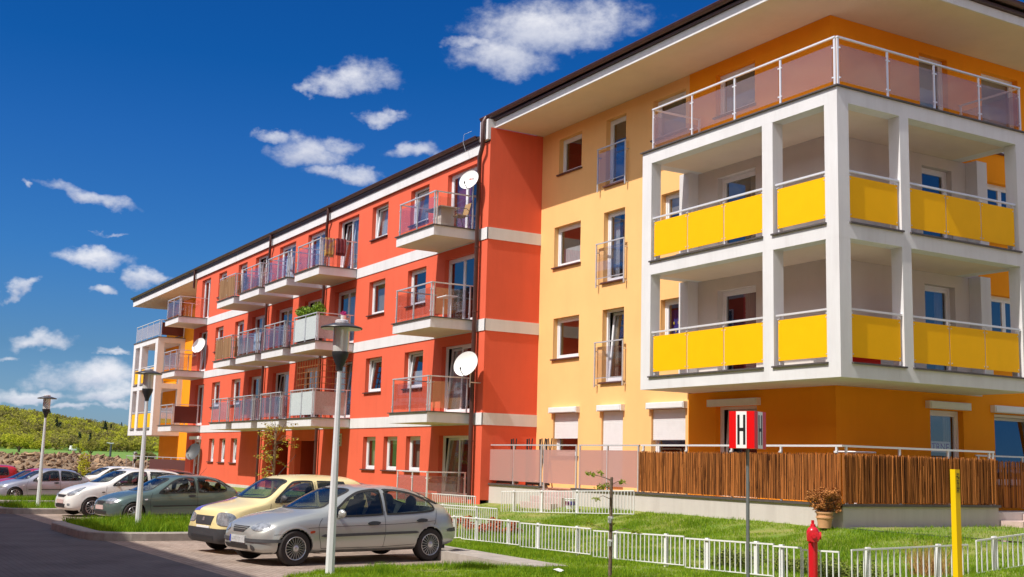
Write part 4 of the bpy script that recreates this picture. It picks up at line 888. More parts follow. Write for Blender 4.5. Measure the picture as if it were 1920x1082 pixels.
# paint bucket
bk = empty('plastic_bucket', (-25.05, 16.45, .62), 0, 'white plastic bucket with a red and blue label on the grass below the terrace', 'bucket')
mb = MB(); mb.lathe([(0, 0), (.11, 0), (.135, .24), (.145, .24), (.145, .26), (.13, .26), (.125, .2), (0, .2)], (-25.05, 16.45, .60), 24); mb.build('body', WH2, bk, smooth=True)
mb = MB(); mb.lathe([(.123, .09), (.134, .19)], (-25.05, 16.45, .60), 24); lb = mb.build('label', mat('bucket_label', (.05, .10, .45), .5, color2=(.6, .05, .05), vscale=5), bk, fix=False)
for i, (x, y, l_) in enumerate(((-14.9, 9.55, 'scrap of white paper lying in the grass left of the young tree'),)):
    mb = MB(); z = near_h(x, y)+.05; mb.add([(x-.1, y, z), (x, y-.05, z+.03), (x+.1, y+.02, z), (x+.08, y+.09, z+.02), (x-.05, y+.08, z+.04)], [(0, 1, 4), (1, 2, 3, 4)]); mb.v = [tuple(v) for v in mb.v]
    o = mb.build('paper_scrap', WH2); tag(o, l_, 'litter')
# ================================================================== CARS
def curve(pts, smooth=True):
    xs = [p[0] for p in pts]; ys = [p[1] for p in pts]; n = len(xs); m = []
    for i in range(n):
        if i == 0: m.append((ys[1]-ys[0])/(xs[1]-xs[0]))
        elif i == n-1: m.append((ys[-1]-ys[-2])/(xs[-1]-xs[-2]))
        else:
            a = (ys[i]-ys[i-1])/(xs[i]-xs[i-1]); b = (ys[i+1]-ys[i])/(xs[i+1]-xs[i]); m.append(0 if a*b <= 0 else 2*a*b/(a+b))
    def f(x):
        if x <= xs[0]: return ys[0]
        if x >= xs[-1]: return ys[-1]
        i = 0
        while xs[i+1] < x: i += 1
        h = xs[i+1]-xs[i]; t = (x-xs[i])/h
        return ys[i]*(1+2*t)*(1-t)**2+m[i]*h*t*(1-t)**2+ys[i+1]*t*t*(3-2*t)+m[i+1]*h*t*t*(t-1)
    return f
def smoothpoly(pts, per=6):
    n = len(pts); out = []
    for i in range(n):
        p0, p1, p2, p3 = pts[i-1], pts[i], pts[(i+1) % n], pts[(i+2) % n]
        sharp1 = len(p1) > 2; sharp2 = len(p2) > 2
        for k in range(per):
            t = k/per
            c = []
            for d in (0, 1):
                m1 = 0.5*(p2[d]-p0[d]) if not sharp1 else (p2[d]-p1[d])*.9; m2 = 0.5*(p3[d]-p1[d]) if not sharp2 else (p2[d]-p1[d])*.9
                c.append(p1[d]*(1+2*t)*(1-t)**2+m1*t*(1-t)**2+p2[d]*t*t*(3-2*t)+m2*t*t*(t-1))
            out.append(tuple(c))
    return out
def inpoly(x, y, P):
    c = False; n = len(P)
    for i in range(n):
        x1, y1 = P[i]; x2, y2 = P[i-1]
        if (y1 > y) != (y2 > y) and x < (x2-x1)*(y-y1)/(y2-y1)+x1: c = not c
    return c
def offset(P, w):
    n = len(P); ar = sum(P[i-1][0]*P[i][1]-P[i][0]*P[i-1][1] for i in range(n)); sg = 1 if ar > 0 else -1; out = []
    for i in range(n):
        a, b = Vector(P[i-1]), Vector(P[(i+1) % n]); t = (b-a).normalized(); out.append((P[i][0]+t.y*w*sg, P[i][1]-t.x*w*sg))
    return out
def make_car(name, spec, label, cat='car', grp='cars parked in front of the building'):
    s = spec; Lc, Wd = s['L'], s['W']/2; root = empty(name, (0, 0, 0), 0, label, cat, grp)
    zr, zb, zbelt, zc = curve(s['roof']), curve(s['bot']), curve(s['belt']), curve(s['cant'])
    wc, pl = curve(s['wc']), curve(s['plan'])
    ny, sec = 150, 46
    ys = [Lc*(i/(ny-1)) for i in range(ny)]
    ys = [Lc*(0.5-0.5*math.cos(math.pi*(.12+.76*i/(ny-1))))for i in range(ny)]; y0_, y1_ = ys[0], ys[-1]; ys = [(y-y0_)/(y1_-y0_)*Lc for y in ys]
    G = []
    for y in ys:
        w = Wd*pl(y); top, bot = zr(y), zb(y); H = top-bot
        c = min(zc(y), top-.015); b = min(zbelt(y), c-.03); b = max(b, bot+.5*(c-bot))
        zm = bot+(b-bot)*.52
        pts = [(0, bot), (w*.80, bot), (w*.955, bot+(b-bot)*.10), (w*.99, bot+(b-bot)*.3), (w, zm), (w*.985, bot+(b-bot)*.8), (w*s.get('shoulder', .945), b), (w*wc(y), c)]
        nseg = [4, 3, 4, 4, 4, 4, 9]; row = []
        for k in range(len(pts)-1):
            p, q = pts[k], pts[k+1]
            for j in range(nseg[k]):
                t = j/nseg[k]; x = p[0]+(q[0]-p[0])*t; z = p[1]+(q[1]-p[1])*t
                if k == 6: x += .018*math.sin(math.pi*t)*min(1, (c-b)/.3)
                row.append((x, z))
        W2 = w*wc(y); nr = 14
        for j in range(nr+1):
            t = j/nr; x = W2*(1-t); z = c+(top-c)*(1-(x/max(W2, 1e-3))**2.3); row.append((x, z))
        G.append(row)
    A = np.array([[(x, y, z) for (x, z) in row] for row, y in zip(G, ys)])   # stations x points x 3
    for it in range(3):   # soften the creases
        Bq = A.copy(); Bq[1:-1, :] = .5*A[1:-1, :]+.25*(A[:-2, :]+A[2:, :]); Bq[:, 1:-1] = .5*Bq[:, 1:-1]+.25*(Bq[:, :-2]+Bq[:, 2:]); A = Bq
    ns, npn = A.shape[0], A.shape[1]
    full = np.concatenate([A, (A[:, -2:0:-1]*np.array([-1, 1, 1]))], axis=1); m = full.shape[1]
    V = full.reshape(-1, 3).tolist(); Fc = []
    for i in range(ns-1):
        for j in range(m): Fc.append((i*m+j, i*m+(j+1) % m, (i+1)*m+(j+1) % m, (i+1)*m+j))
    Fc.append(tuple(range(m))[::-1]); Fc.append(tuple((ns-1)*m+k for k in range(m)))
    bvh = BVHTree.FromPolygons([Vector(v) for v in V], Fc)
    def hitp(mode, a, b, sgn=1):
        if mode == 'side': o, d = Vector((3*sgn, a, b)), Vector((-sgn, 0, 0))
        elif mode == 'front': o, d = Vector((a, -3, b)), Vector((0, 1, 0))
        elif mode == 'back': o, d = Vector((a, Lc+3, b)), Vector((0, -1, 0))
        elif mode == 'diag':   # seen from the front corner
            ex = Vector((math.cos(R(40)), math.sin(R(40)), 0)); o = ex*a+Vector((0, 0, b))+Vector((math.sin(R(40))*3, -math.cos(R(40))*3, 0)); d = -Vector((math.sin(R(40)), -math.cos(R(40)), 0))
        else: o, d = Vector((a, b, 4)), Vector((0, 0, -1))
        h = bvh.ray_cast(o, d)
        return (h[0], h[1]) if h[0] is not None else (None, None)
    ex_mode = {'side': (lambda sg: Vector((sg, 0, 0))), 'front': (lambda sg: Vector((0, -1, 0))), 'back': (lambda sg: Vector((0, 1, 0))), 'top': (lambda sg: Vector((0, 0, 1))), 'diag': (lambda sg: Vector((math.sin(R(40)), -math.cos(R(40)), 0)))}
    def patch(pname, poly, mode, mtl, off=.004, sgn=1, parent=root, per=5, res=.045, smooth_=True, thick=0.0, dome=0):
        P = smoothpoly(poly, per) if smooth_ else [p[:2] for p in poly]
        bm = bmesh.new(); f = bm.faces.new([bm.verts.new((p[0], p[1], 0)) for p in P])
        xs_ = [p[0] for p in P]; ys_ = [p[1] for p in P]
        for axis, lo, hi in ((0, min(xs_), max(xs_)), (1, min(ys_), max(ys_))):
            q = lo+res
            while q < hi:
                co_ = [0, 0, 0]; co_[axis] = q; no = [0, 0, 0]; no[axis] = 1
                bmesh.ops.bisect_plane(bm, geom=bm.verts[:]+bm.edges[:]+bm.faces[:], plane_co=co_, plane_no=no, dist=1e-5); q += res
        bmesh.ops.triangulate(bm, faces=bm.faces[:])
        dv = ex_mode[mode](sgn); last = None; bad = []
        for v in bm.verts:
            h, nn = hitp(mode, v.co.x, v.co.y, sgn)
            if h is None: bad.append(v); continue
            if nn.dot(dv) < 0: nn = -nn
            v.co = h+nn*off
        if bad: bmesh.ops.delete(bm, geom=bad, context='VERTS')
        if thick:
            bmesh.ops.recalc_face_normals(bm, faces=bm.faces[:])
            r = bmesh.ops.extrude_face_region(bm, geom=bm.faces[:]); vs = [g for g in r['geom'] if isinstance(g, bmesh.types.BMVert)]
            for v in vs:
                nn = bvh.find_nearest(v.co)[1]; nn = nn if nn.dot(dv) > 0 else -nn; v.co += nn*thick
        bmesh.ops.recalc_face_normals(bm, faces=bm.faces[:])
        me = bpy.data.meshes.new(pname); bm.to_mesh(me); bm.free(); me.materials.append(mtl)
        me.polygons.foreach_set('use_smooth', [True]*len(me.polygons))
        try: me.set_sharp_from_angle(angle=R(45))
        except Exception: pass
        o = bpy.data.objects.new(pname, me); COL.objects.link(o); o.parent = parent; return o
    def ribbon(mb, P, mode, w, off=.006, sgn=1, closed=True):
        dv = ex_mode[mode](sgn); Pi, Po = P, offset(P, w) if closed else None
        if not closed:
            Po = []
            for i in range(len(P)):
                a, b = Vector(P[max(i-1, 0)]), Vector(P[min(i+1, len(P)-1)]); t = (b-a).normalized(); Po.append((P[i][0]+t.y*w, P[i][1]-t.x*w))
        vs = []; ok = True; lastv = None
        for p, q in zip(Pi, Po):
            for r in (p, q):
                h, nn = hitp(mode, r[0], r[1], sgn)
                if h is None: vs.append(lastv if lastv else Vector((0, 0, .5))); continue
                if nn.dot(dv) < 0: nn = -nn
                lastv = h+nn*off; vs.append(lastv)
        n = len(P); rng_ = range(n) if closed else range(n-1)
        mb.add(vs, [(2*i, 2*i+1, (2*i+3) % (2*n), (2*i+2) % (2*n)) for i in rng_])
    glasses = [smoothpoly(p, 6) for p in s['sidewin']]; ws = smoothpoly(s['screen'], 6); rw = smoothpoly(s['rear'], 6)
    gin = [offset(p, -.004) for p in glasses]
    Rw = s['Rw']; wx = s['wheels']
    keep = []; wells = []
    for f in Fc[:-2]:
        c = [sum(V[i][k] for i in f)/4 for k in range(3)]
        ax = abs(c[0])
        if any((c[1]-w)**2+(c[2]-Rw)**2 < (Rw+.03)**2 for w in wx) and ax > .42: continue
        if c[2] > .7:
            n_ = (Vector(V[f[1]])-Vector(V[f[0]])).cross(Vector(V[f[3]])-Vector(V[f[0]])); n_.normalize()
            if abs(n_.x) > .55 and any(inpoly(c[1], c[2], p) for p in gin): continue
            if abs(n_.x) < .75 and inpoly(c[0], c[1], ws): continue
            if abs(n_.x) < .75 and c[1] > Lc*.6 and inpoly(c[0], c[2], rw): continue
        keep.append(f)
    keep += Fc[-2:]
    mb = MB(); mb.v = V; mb.t = [.5]*len(V); mb.f = keep; mb.m = [0]*len(keep)
    paint = s['paint']
    me = bpy.data.meshes.new('body'); me.from_pydata(V, [], keep); me.materials.append(paint)
    bm = bmesh.new(); bm.from_mesh(me); bmesh.ops.delete(bm, geom=[v for v in bm.verts if not v.link_faces], context='VERTS'); bmesh.ops.recalc_face_normals(bm, faces=bm.faces[:]); bm.to_mesh(me); bm.free()
    me.polygons.foreach_set('use_smooth', [True]*len(me.polygons)); body = bpy.data.objects.new('body', me); COL.objects.link(body); body.parent = root
    # glass and black seals
    for sg in (1, -1):
        for p in s['sidewin']: patch('side_window', p, 'side', CGL, .001, sg, res=.12)
        mb = MB()
        for p in glasses: ribbon(mb, offset(p, -.012), 'side', .034, .005, sg)
        mb.build('window_seal', RUBBER, root, fix=False)
        for w in wx:      # wheel arch lips and wells
            mb = MB()
            arc = [(w+(Rw+.028)*math.cos(R(a)), Rw+(Rw+.028)*math.sin(R(a))) for a in range(-38, 219, 8)]
            arc = [q for q in arc if q[1] > .17]
            outer = [(w+(q[0]-w)*1.075, Rw+(q[1]-Rw)*1.075) for q in arc]
            vs = []; 
            for p, q in zip(arc, outer):
                h, nn = hitp('side', q[0], max(q[1], zb(q[0])+.03), sg)
                xx = abs(h.x) if h is not None else Wd*.95
                h2, _ = hitp('side', q[0]+(q[0]-w)*.08, max(Rw+(q[1]-Rw)*1.08, zb(q[0])+.03), sg); x2 = abs(h2.x) if h2 is not None else xx
                vs += [Vector((sg*.45, p[0], p[1])), Vector((sg*(xx-.03), p[0], p[1])), Vector((sg*(xx+.006), p[0], p[1])), Vector((sg*(xx+.004), q[0], q[1])), Vector((sg*(min(x2, xx+.01)+.001), q[0]+(q[0]-w)*.06, Rw+(q[1]-Rw)*1.06))]
            k_ = len(arc); mb.add(vs, [(5*i+j, 5*i+j+1, 5*i+j+6, 5*i+j+5) for i in range(k_-1) for j in range(1, 4)], 1)
            mb.add(vs, [(5*i, 5*i+1, 5*i+6, 5*i+5) for i in range(k_-1)], 0)
            mb.build('wheel_arch', [RUBBER, s.get('archm', paint)], root, fix=False, smooth=True)
    patch('windscreen', s['screen'], 'top', CGL, .001, res=.1); mb = MB(); ribbon(mb, offset(ws, -.02), 'top', .045, .005); mb.build('windscreen_seal', RUBBER, root, fix=False)
    patch('rear_window', s['rear'], 'back', CGL, .001, res=.12); mb = MB(); ribbon(mb, offset(rw, -.015), 'back', .04, .005); mb.build('window_seal', RUBBER, root, fix=False)
    # underbody and cabin
    mb = MB(); mb.box((-Wd*.78, .25, .20), (Wd*.78, Lc-.25, .42)); mb.box((-Wd*.82, s['cabin'][0], .40), (Wd*.82, s['cabin'][1], .56)); mb.box((-Wd*.8, s['cabin'][0]-.12, .5), (Wd*.8, s['cabin'][0]+.38, zbelt(s['cabin'][0]+.3)-.05)); mb.build('chassis', BLACKP, root)
    ZS = s.get('zs', 1)
    for sx in (-.36, .36):
        for q0, nm in ((s['cabin'][0]+.85, 'seat'), (s['cabin'][0]+1.5, 'seat')):
            if nm is None: continue
            HZ = ZS*(1 if q0 < s['cabin'][0]+1 else .93)
            mb = MB()
            mb.box((sx-.24, q0, .55), (sx+.24, q0+.5, .74)); mb.add([(sx-.23, q0+.42, .7), (sx+.23, q0+.42, .7), (sx+.23, q0+.56, .7), (sx-.23, q0+.56, .7), (sx-.19, q0+.58, 1.11*HZ), (sx+.19, q0+.58, 1.11*HZ), (sx+.19, q0+.68, 1.11*HZ), (sx-.19, q0+.68, 1.11*HZ)], [(0,3,2,1),(4,5,6,7),(0,1,5,4),(1,2,6,5),(2,3,7,6),(3,0,4,7)])
            mb.lathe([(0, -.055), (.10, -.05), (.135, 0), (.10, .05), (0, .055)], (sx, q0+.64, 1.19*HZ-.02), 12, 'y'); mb.build(nm, mat('seat_cloth', (.045, .05, .06), .9), root)
    mb = MB(); mb.lathe([(.165, -.012), (.185, 0), (.165, .012), (.15, 0), (.165, -.012)], (.36, 0, 0), 20, 'y', F=lambda v: (v[0], v[1]*.9+s['cabin'][0]+.55-v[2]*.35, v[2]*ZS+.95*ZS)); mb.build('steering_wheel', BLACKP, root)
    # wheels
    for w in wx:
        for sg in (1, -1):
            ox = sg*(Wd-.02); tw = .18; mb = MB(); r = Rw
            mb.lathe([(r*.66, 0), (r*.72, .004), (r*.93, -.004), (r*.985, -.025), (r, -.05), (r, -tw+.03), (r*.96, -tw), (r*.6, -tw)], (0, w, r), 40, 'x', F=lambda v: (ox+sg*v[0]*1.0, v[1], v[2]))
            ty = mb.build('wheel', mat('tyre', (.030, .024, .022), .85, bump=.3, bscale=30), root, smooth=True)
            mb = MB(); rr = r*.67
            mb.lathe([(rr, .0), (rr*.97, .007), (rr*.93, .003), (rr*.90, -.03), (rr*.9, -.10)], (0, w, r), 40, 'x', F=lambda v: (ox+sg*v[0], v[1], v[2]))
            ns_ = s['spokes']; wsp = s.get('spw', .012)
            for k in range(ns_):
                a = 2*math.pi*k/ns_+.1; ca, sa = math.cos(a), math.sin(a)
                def PT(rad, t, x): return (ox+sg*x, w+ca*rad-sa*t, r+sa*rad+ca*t)
                w0, w1 = wsp*.7, wsp
                mb.add([PT(.04, -w0, -.004), PT(.04, w0, -.004), PT(rr*.95, w1, -.002), PT(rr*.95, -w1, -.002), PT(.04, -w0*.6, .012), PT(.04, w0*.6, .012), PT(rr*.95, w1*.6, .006), PT(rr*.95, -w1*.6, .006)], [(0,3,2,1),(4,5,6,7),(0,1,5,4),(1,2,6,5),(2,3,7,6),(3,0,4,7)])
            mb.lathe([(0, .018), (.035, .016), (.05, .008), (.052, -.01)], (0, w, r), 20, 'x', F=lambda v: (ox+sg*v[0], v[1], v[2]))
            mb.build('rim', CHROME, ty, smooth=True)
            mb = MB(); mb.lathe([(0, -.06), (rr*.9, -.06)], (0, w, r), 24, 'x', F=lambda v: (ox+sg*v[0], v[1], v[2])); mb.build('brake_disc', BLACKP, ty)
    for (pn, poly, mode, mtl, off, th) in s['patches']:
        sgs = (1, -1) if mode == 'side' else (1,)
        for sg in sgs: patch(pn, poly, mode, mtl, off, sg, thick=th)
    mb = MB()
    for sg in (1, -1):
        for ln in s['seams']: ribbon(mb, [q[:2] for q in ln], 'side', .007, .0025, sg, closed=False)
    mb.build('panel_gap', RUBBER, root, fix=False)
    # mirrors
    mx_, my_, mz_ = s['mirror']
    for sg in (1, -1):
        mb = MB(); prof = []
        for i in range(9):
            t = i/8; rr = math.sin(math.pi*min(max(t*.92+.04, 0), 1))**.6
            prof.append((rr, t))
        vs = []; n = 14
        for (rr, t) in prof:
            for k in range(n):
                a = 2*math.pi*k/n; vs.append((sg*(mx_+.02+.19*t*1.0), my_+.055*rr*math.cos(a)-.02*rr, mz_+.075*rr*math.sin(a)))
        mb.add(vs, [(i*n+k, i*n+(k+1) % n, (i+1)*n+(k+1) % n, (i+1)*n+k) for i in range(8) for k in range(n)]+[tuple(range(n)), tuple(8*n+k for k in range(n))])
        mb.box((sg*(mx_-.06) if sg > 0 else sg*(mx_+.06), my_-.02, mz_-.07), (sg*(mx_+.06) if sg > 0 else sg*(mx_-.06), my_+.03, mz_-.03)); mb.build('wing_mirror', s['mirrorm'], root, smooth=True)
    # plate, wipers
    pz, pw = s['plate']; h, _ = hitp('front', 0, pz); py = h.y-.012 if h is not None else 0
    mb = MB(); mb.box((-.26, py-.006, pz-.055), (.26, py+.03, pz+.055)); pp_ = mb.build('number_plate', s.get('platem', WH2), root)
    if s.get('platetext'):
        mb = MB(); mb.box((-.26, py-.0075, pz-.055), (-.22, py-.0065, pz+.055)); mb.build('blue_band', mat('plate_blue', (.02, .05, .4), .5), pp_)
    mb = MB()
    for a0, a1 in s['wipers']:
        P_ = []
        for t in (0, .5, 1):
            h, nn = hitp('top', a0[0]+(a1[0]-a0[0])*t, a0[1]+(a1[1]-a0[1])*t); P_.append(h+nn*.015 if h is not None else Vector((0, 0, 1)))
        mb.tube(P_, .009, 5)
    mb.build('wiper', BLACKP, root)
    if s.get('antenna'):
        ay, ln_ = s['antenna']; h, _ = hitp('top', 0, ay)
        mb = MB(); mb.tube([h, h+Vector((0, ln_*.7, ln_*.75))], [.006, .003], 5); mb.build('antenna', BLACKP, root)
    return root
HLG = mat('headlight_glass', (.55, .57, .60), .15, .35, color2=(.13, .14, .15), vscale=9, coat=1.0)
ORG = mat('indicator_orange', (.45, .05, .01), .3, coat=.5); TLR = mat('tail_light_red', (.42, .008, .012), .15, coat=1.0); HAND = mat('door_handle_black', (.035, .035, .038), .5)
def carpaint(n, c, met=.35, rough=.34): return mat(n, c, rough, met, coat=.8, spec=.5)
SILV = carpaint('silver_green_paint', (.50, .51, .475), .5)
def lineseg(*p): return [tuple(q) for q in p]
def dense(line, k=10):
    out = []
    for a, b in zip(line[:-1], line[1:]):
        for i in range(k): out.append((a[0]+(b[0]-a[0])*i/k, a[1]+(b[1]-a[1])*i/k))
    return out+[line[-1]]
# --- silver five-door hatchback
silver = dict(L=4.13, W=1.70, Rw=.305, wheels=(.74, 3.34), spokes=20, spw=.0055, paint=SILV, mirrorm=SILV,
 roof=[(0, .56), (.03, .64), (.12, .70), (.35, .79), (.7, .885), (1.0, .945), (1.12, .985), (1.55, 1.245), (1.78, 1.355), (2.1, 1.41), (2.6, 1.415), (3.05, 1.375), (3.45, 1.26), (3.8, 1.08), (3.98, .93), (4.08, .78), (4.13, .6)],
 bot=[(0, .36), (.05, .26), (.25, .20), (.8, .19), (3.3, .20), (3.8, .25), (4.05, .32), (4.13, .42)],
 belt=[(0, .5), (.4, .70), (1.0, .81), (1.4, .815), (2.4, .84), (3.3, .90), (3.8, .90), (4.13, .55)],
 cant=[(0, .53), (.12, .66), (.5, .79), (1.0, .895), (1.28, .945), (1.65, 1.165), (1.95, 1.30), (2.3, 1.345), (2.8, 1.335), (3.2, 1.26), (3.55, 1.12), (3.85, .97), (4.13, .56)],
 wc=[(0, .80), (.5, .84), (1.0, .86), (1.3, .87), (1.8, .76), (2.3, .735), (3.0, .73), (3.5, .76), (3.9, .86), (4.13, .85)],
 plan=[(0, .52), (.06, .68), (.18, .82), (.4, .935), (.8, .99), (1.5, 1.0), (2.8, 1.0), (3.4, .985), (3.8, .93), (4.03, .85), (4.13, .72)],
 sidewin=[[(1.34, .86, 1), (1.58, 1.04), (1.76, 1.175), (1.96, 1.275), (2.20, 1.32), (2.36, 1.325, 1), (2.37, .89, 1), (1.9, .868)],
          [(2.46, .893, 1), (2.46, 1.328, 1), (2.75, 1.31), (3.05, 1.25), (3.28, 1.15), (3.44, 1.03), (3.40, .955), (3.0, .915)]],
 screen=[(-.58, 1.30), (-.54, 1.55), (-.47, 1.86), (0, 1.74), (.47, 1.86), (.54, 1.55), (.58, 1.30), (.35, 1.13), (0, 1.08), (-.35, 1.13)],
 rear=[(-.5, 1.27), (.5, 1.27), (.55, 1.0), (-.55, 1.0)], cabin=(1.15, 3.3), mirror=(.80, 1.52, .91), plate=(.44, .5), platetext=True, platem=mat('grey_plate', (.42, .42, .42), .5, color2=(.62, .62, .62), vscale=24),
 wipers=[((.05, 1.16), (.50, 1.30)), ((-.5, 1.2), (.0, 1.17))], antenna=None,
 patches=[('headlight', [(.30, .66), (.44, .73), (.58, .745), (.65, .70), (.62, .63), (.48, .60), (.34, .61)], 'diag', HLG, .004, .006),
  ('headlight', [(-.72, .60), (-.60, .69), (-.42, .66), (-.34, .60), (-.45, .56), (-.64, .55)], 'front', HLG, .004, .006),
  ('grille', [(-.27, .665, 1), (.27, .665, 1), (.17, .565, 1), (-.17, .565, 1)], 'front', BLACKP, .004, .004),
  ('grille_bar', [(-.25, .645, 1), (.25, .645, 1), (.25, .637, 1), (-.25, .637, 1)], 'front', SILV, .010, .003),
  ('grille_bar', [(-.22, .615, 1), (.22, .615, 1), (.22, .607, 1), (-.22, .607, 1)], 'front', SILV, .010, .003),
  ('bumper_strip', [(-.66, .465, 1), (.80, .465, 1), (.92, .46), (.92, .425), (.80, .41, 1), (-.66, .41, 1)], 'diag', GREYP, .006, .012),
  ('air_intake', [(-.5, .35, 1), (.32, .35, 1), (.28, .27, 1), (-.42, .27, 1)], 'front', BLACKP, .003, .002),
  ('fog_light_recess', [(.43, .36), (.51, .32), (.48, .26), (.40, .27)], 'front', GREYP, .004, .004),
  ('rubbing_strip', [(1.18, .515), (1.24, .545, 1), (3.02, .575, 1), (3.08, .55), (3.02, .53, 1), (1.24, .495, 1)], 'side', GREYP, .006, .012),
  ('side_indicator', [(.99, .60), (1.06, .61), (1.06, .575), (.99, .565)], 'side', ORG, .003, .006),
  ('door_handle', [(2.06, .73), (2.15, .76), (2.28, .75), (2.30, .72), (2.22, .695), (2.10, .70)], 'side', HAND, .004, .02),
  ('door_handle', [(3.04, .77), (3.12, .80), (3.24, .79), (3.26, .76), (3.18, .735), (3.08, .74)], 'side', HAND, .004, .02),
  ('tail_light', [(3.93, .93), (4.0, .93), (4.06, .84), (4.08, .72), (4.0, .70), (3.95, .78)], 'side', TLR, .004, .006),
  ('bumper_strip', [(3.78, .58), (3.86, .61, 1), (4.10, .62, 1), (4.10, .55, 1), (3.84, .545)], 'side', GREYP, .006, .01)],
 seams=[dense([(1.22, .82), (1.17, .76), (1.14, .68), (1.15, .5), (1.2, .3)], 6), dense([(1.2, .3), (2.40, .30)], 8), dense([(2.41, .95), (2.41, .6), (2.38, .30)], 8), dense([(2.38, .30), (3.0, .33), (3.25, .5), (3.45, .72), (3.52, .98)], 6), dense([(.95, .66), (1.6, .685), (2.6, .71), (3.45, .76)], 8), dense([(1.2, .255), (3.05, .26)], 10), dense([(.3, .545), (.5, .56), (.66, .575)], 6)])
def warp(s, zs, w0, w1, Ln):
    a0, a1 = s['wheels']; L0 = s['L']; xs0, xs1 = [0, a0, a1, L0], [0, w0, w1, Ln]
    fy = lambda y: float(np.interp(y, xs0, xs1)) if 0 <= y <= L0 else y+(Ln-L0 if y > L0 else 0)
    fz = lambda z: z*zs
    t = dict(s); t['zs'] = zs; t['L'] = Ln; t['wheels'] = (w0, w1)
    for k in ('roof', 'bot', 'belt', 'cant'): t[k] = [(fy(p[0]), fz(p[1])) for p in s[k]]
    for k in ('wc', 'plan'): t[k] = [(fy(p[0]), p[1]) for p in s[k]]
    t['sidewin'] = [[(fy(p[0]), fz(p[1]))+tuple(p[2:]) for p in w] for w in s['sidewin']]
    t['screen'] = [(p[0], fy(p[1]))+tuple(p[2:]) for p in s['screen']]; t['rear'] = [(p[0], fz(p[1]))+tuple(p[2:]) for p in s['rear']]
    t['mirror'] = (s['mirror'][0], fy(s['mirror'][1]), fz(s['mirror'][2])); t['plate'] = (fz(s['plate'][0]), s['plate'][1]); t['cabin'] = tuple(fy(y) for y in s['cabin'])
    t['wipers'] = [tuple((q[0], fy(q[1])) for q in w) for w in s['wipers']]
    if s.get('antenna'): t['antenna'] = (fy(s['antenna'][0]), s['antenna'][1])
    P_ = []
    for (pn, poly, mode, m, o, th) in s['patches']:
        f = {'side': lambda p: (fy(p[0]), fz(p[1])), 'front': lambda p: (p[0], fz(p[1])), 'diag': lambda p: (p[0], fz(p[1])), 'back': lambda p: (p[0], fz(p[1])), 'top': lambda p: (p[0], fy(p[1]))}[mode]
        P_.append((pn, [f(p)+tuple(p[2:]) for p in poly], mode, m, o, th))
    t['patches'] = P_; t['seams'] = [[(fy(q[0]), fz(q[1])) for q in ln] for ln in s['seams']]; return t
silver = warp(silver, .915, .61, 3.29, 3.98); silver['Rw'] = .283
c1 = make_car('parked_car', silver, 'pale silver five-door hatchback nearest the camera behind the first lamp post')
c1.location = (-18.33+.0, 0, 0)
def place(c, front_wheel, heading, spec, side=1):
    # front_wheel: ground point of the wheel on the visible (+x) side
    w = spec['wheels'][0]; v = Vector((side*(spec['W']/2-.03), w, 0)); Rm = Matrix.Rotation(heading, 3, 'Z'); p = Vector((front_wheel[0], front_wheel[1], gz(front_wheel[0])))-Rm@v; p.z = gz(front_wheel[0])-.0
    c.location = p; c.rotation_euler = (0, 0, heading)
place(c1, (-18.33, 6.74), R(9.5), silver)
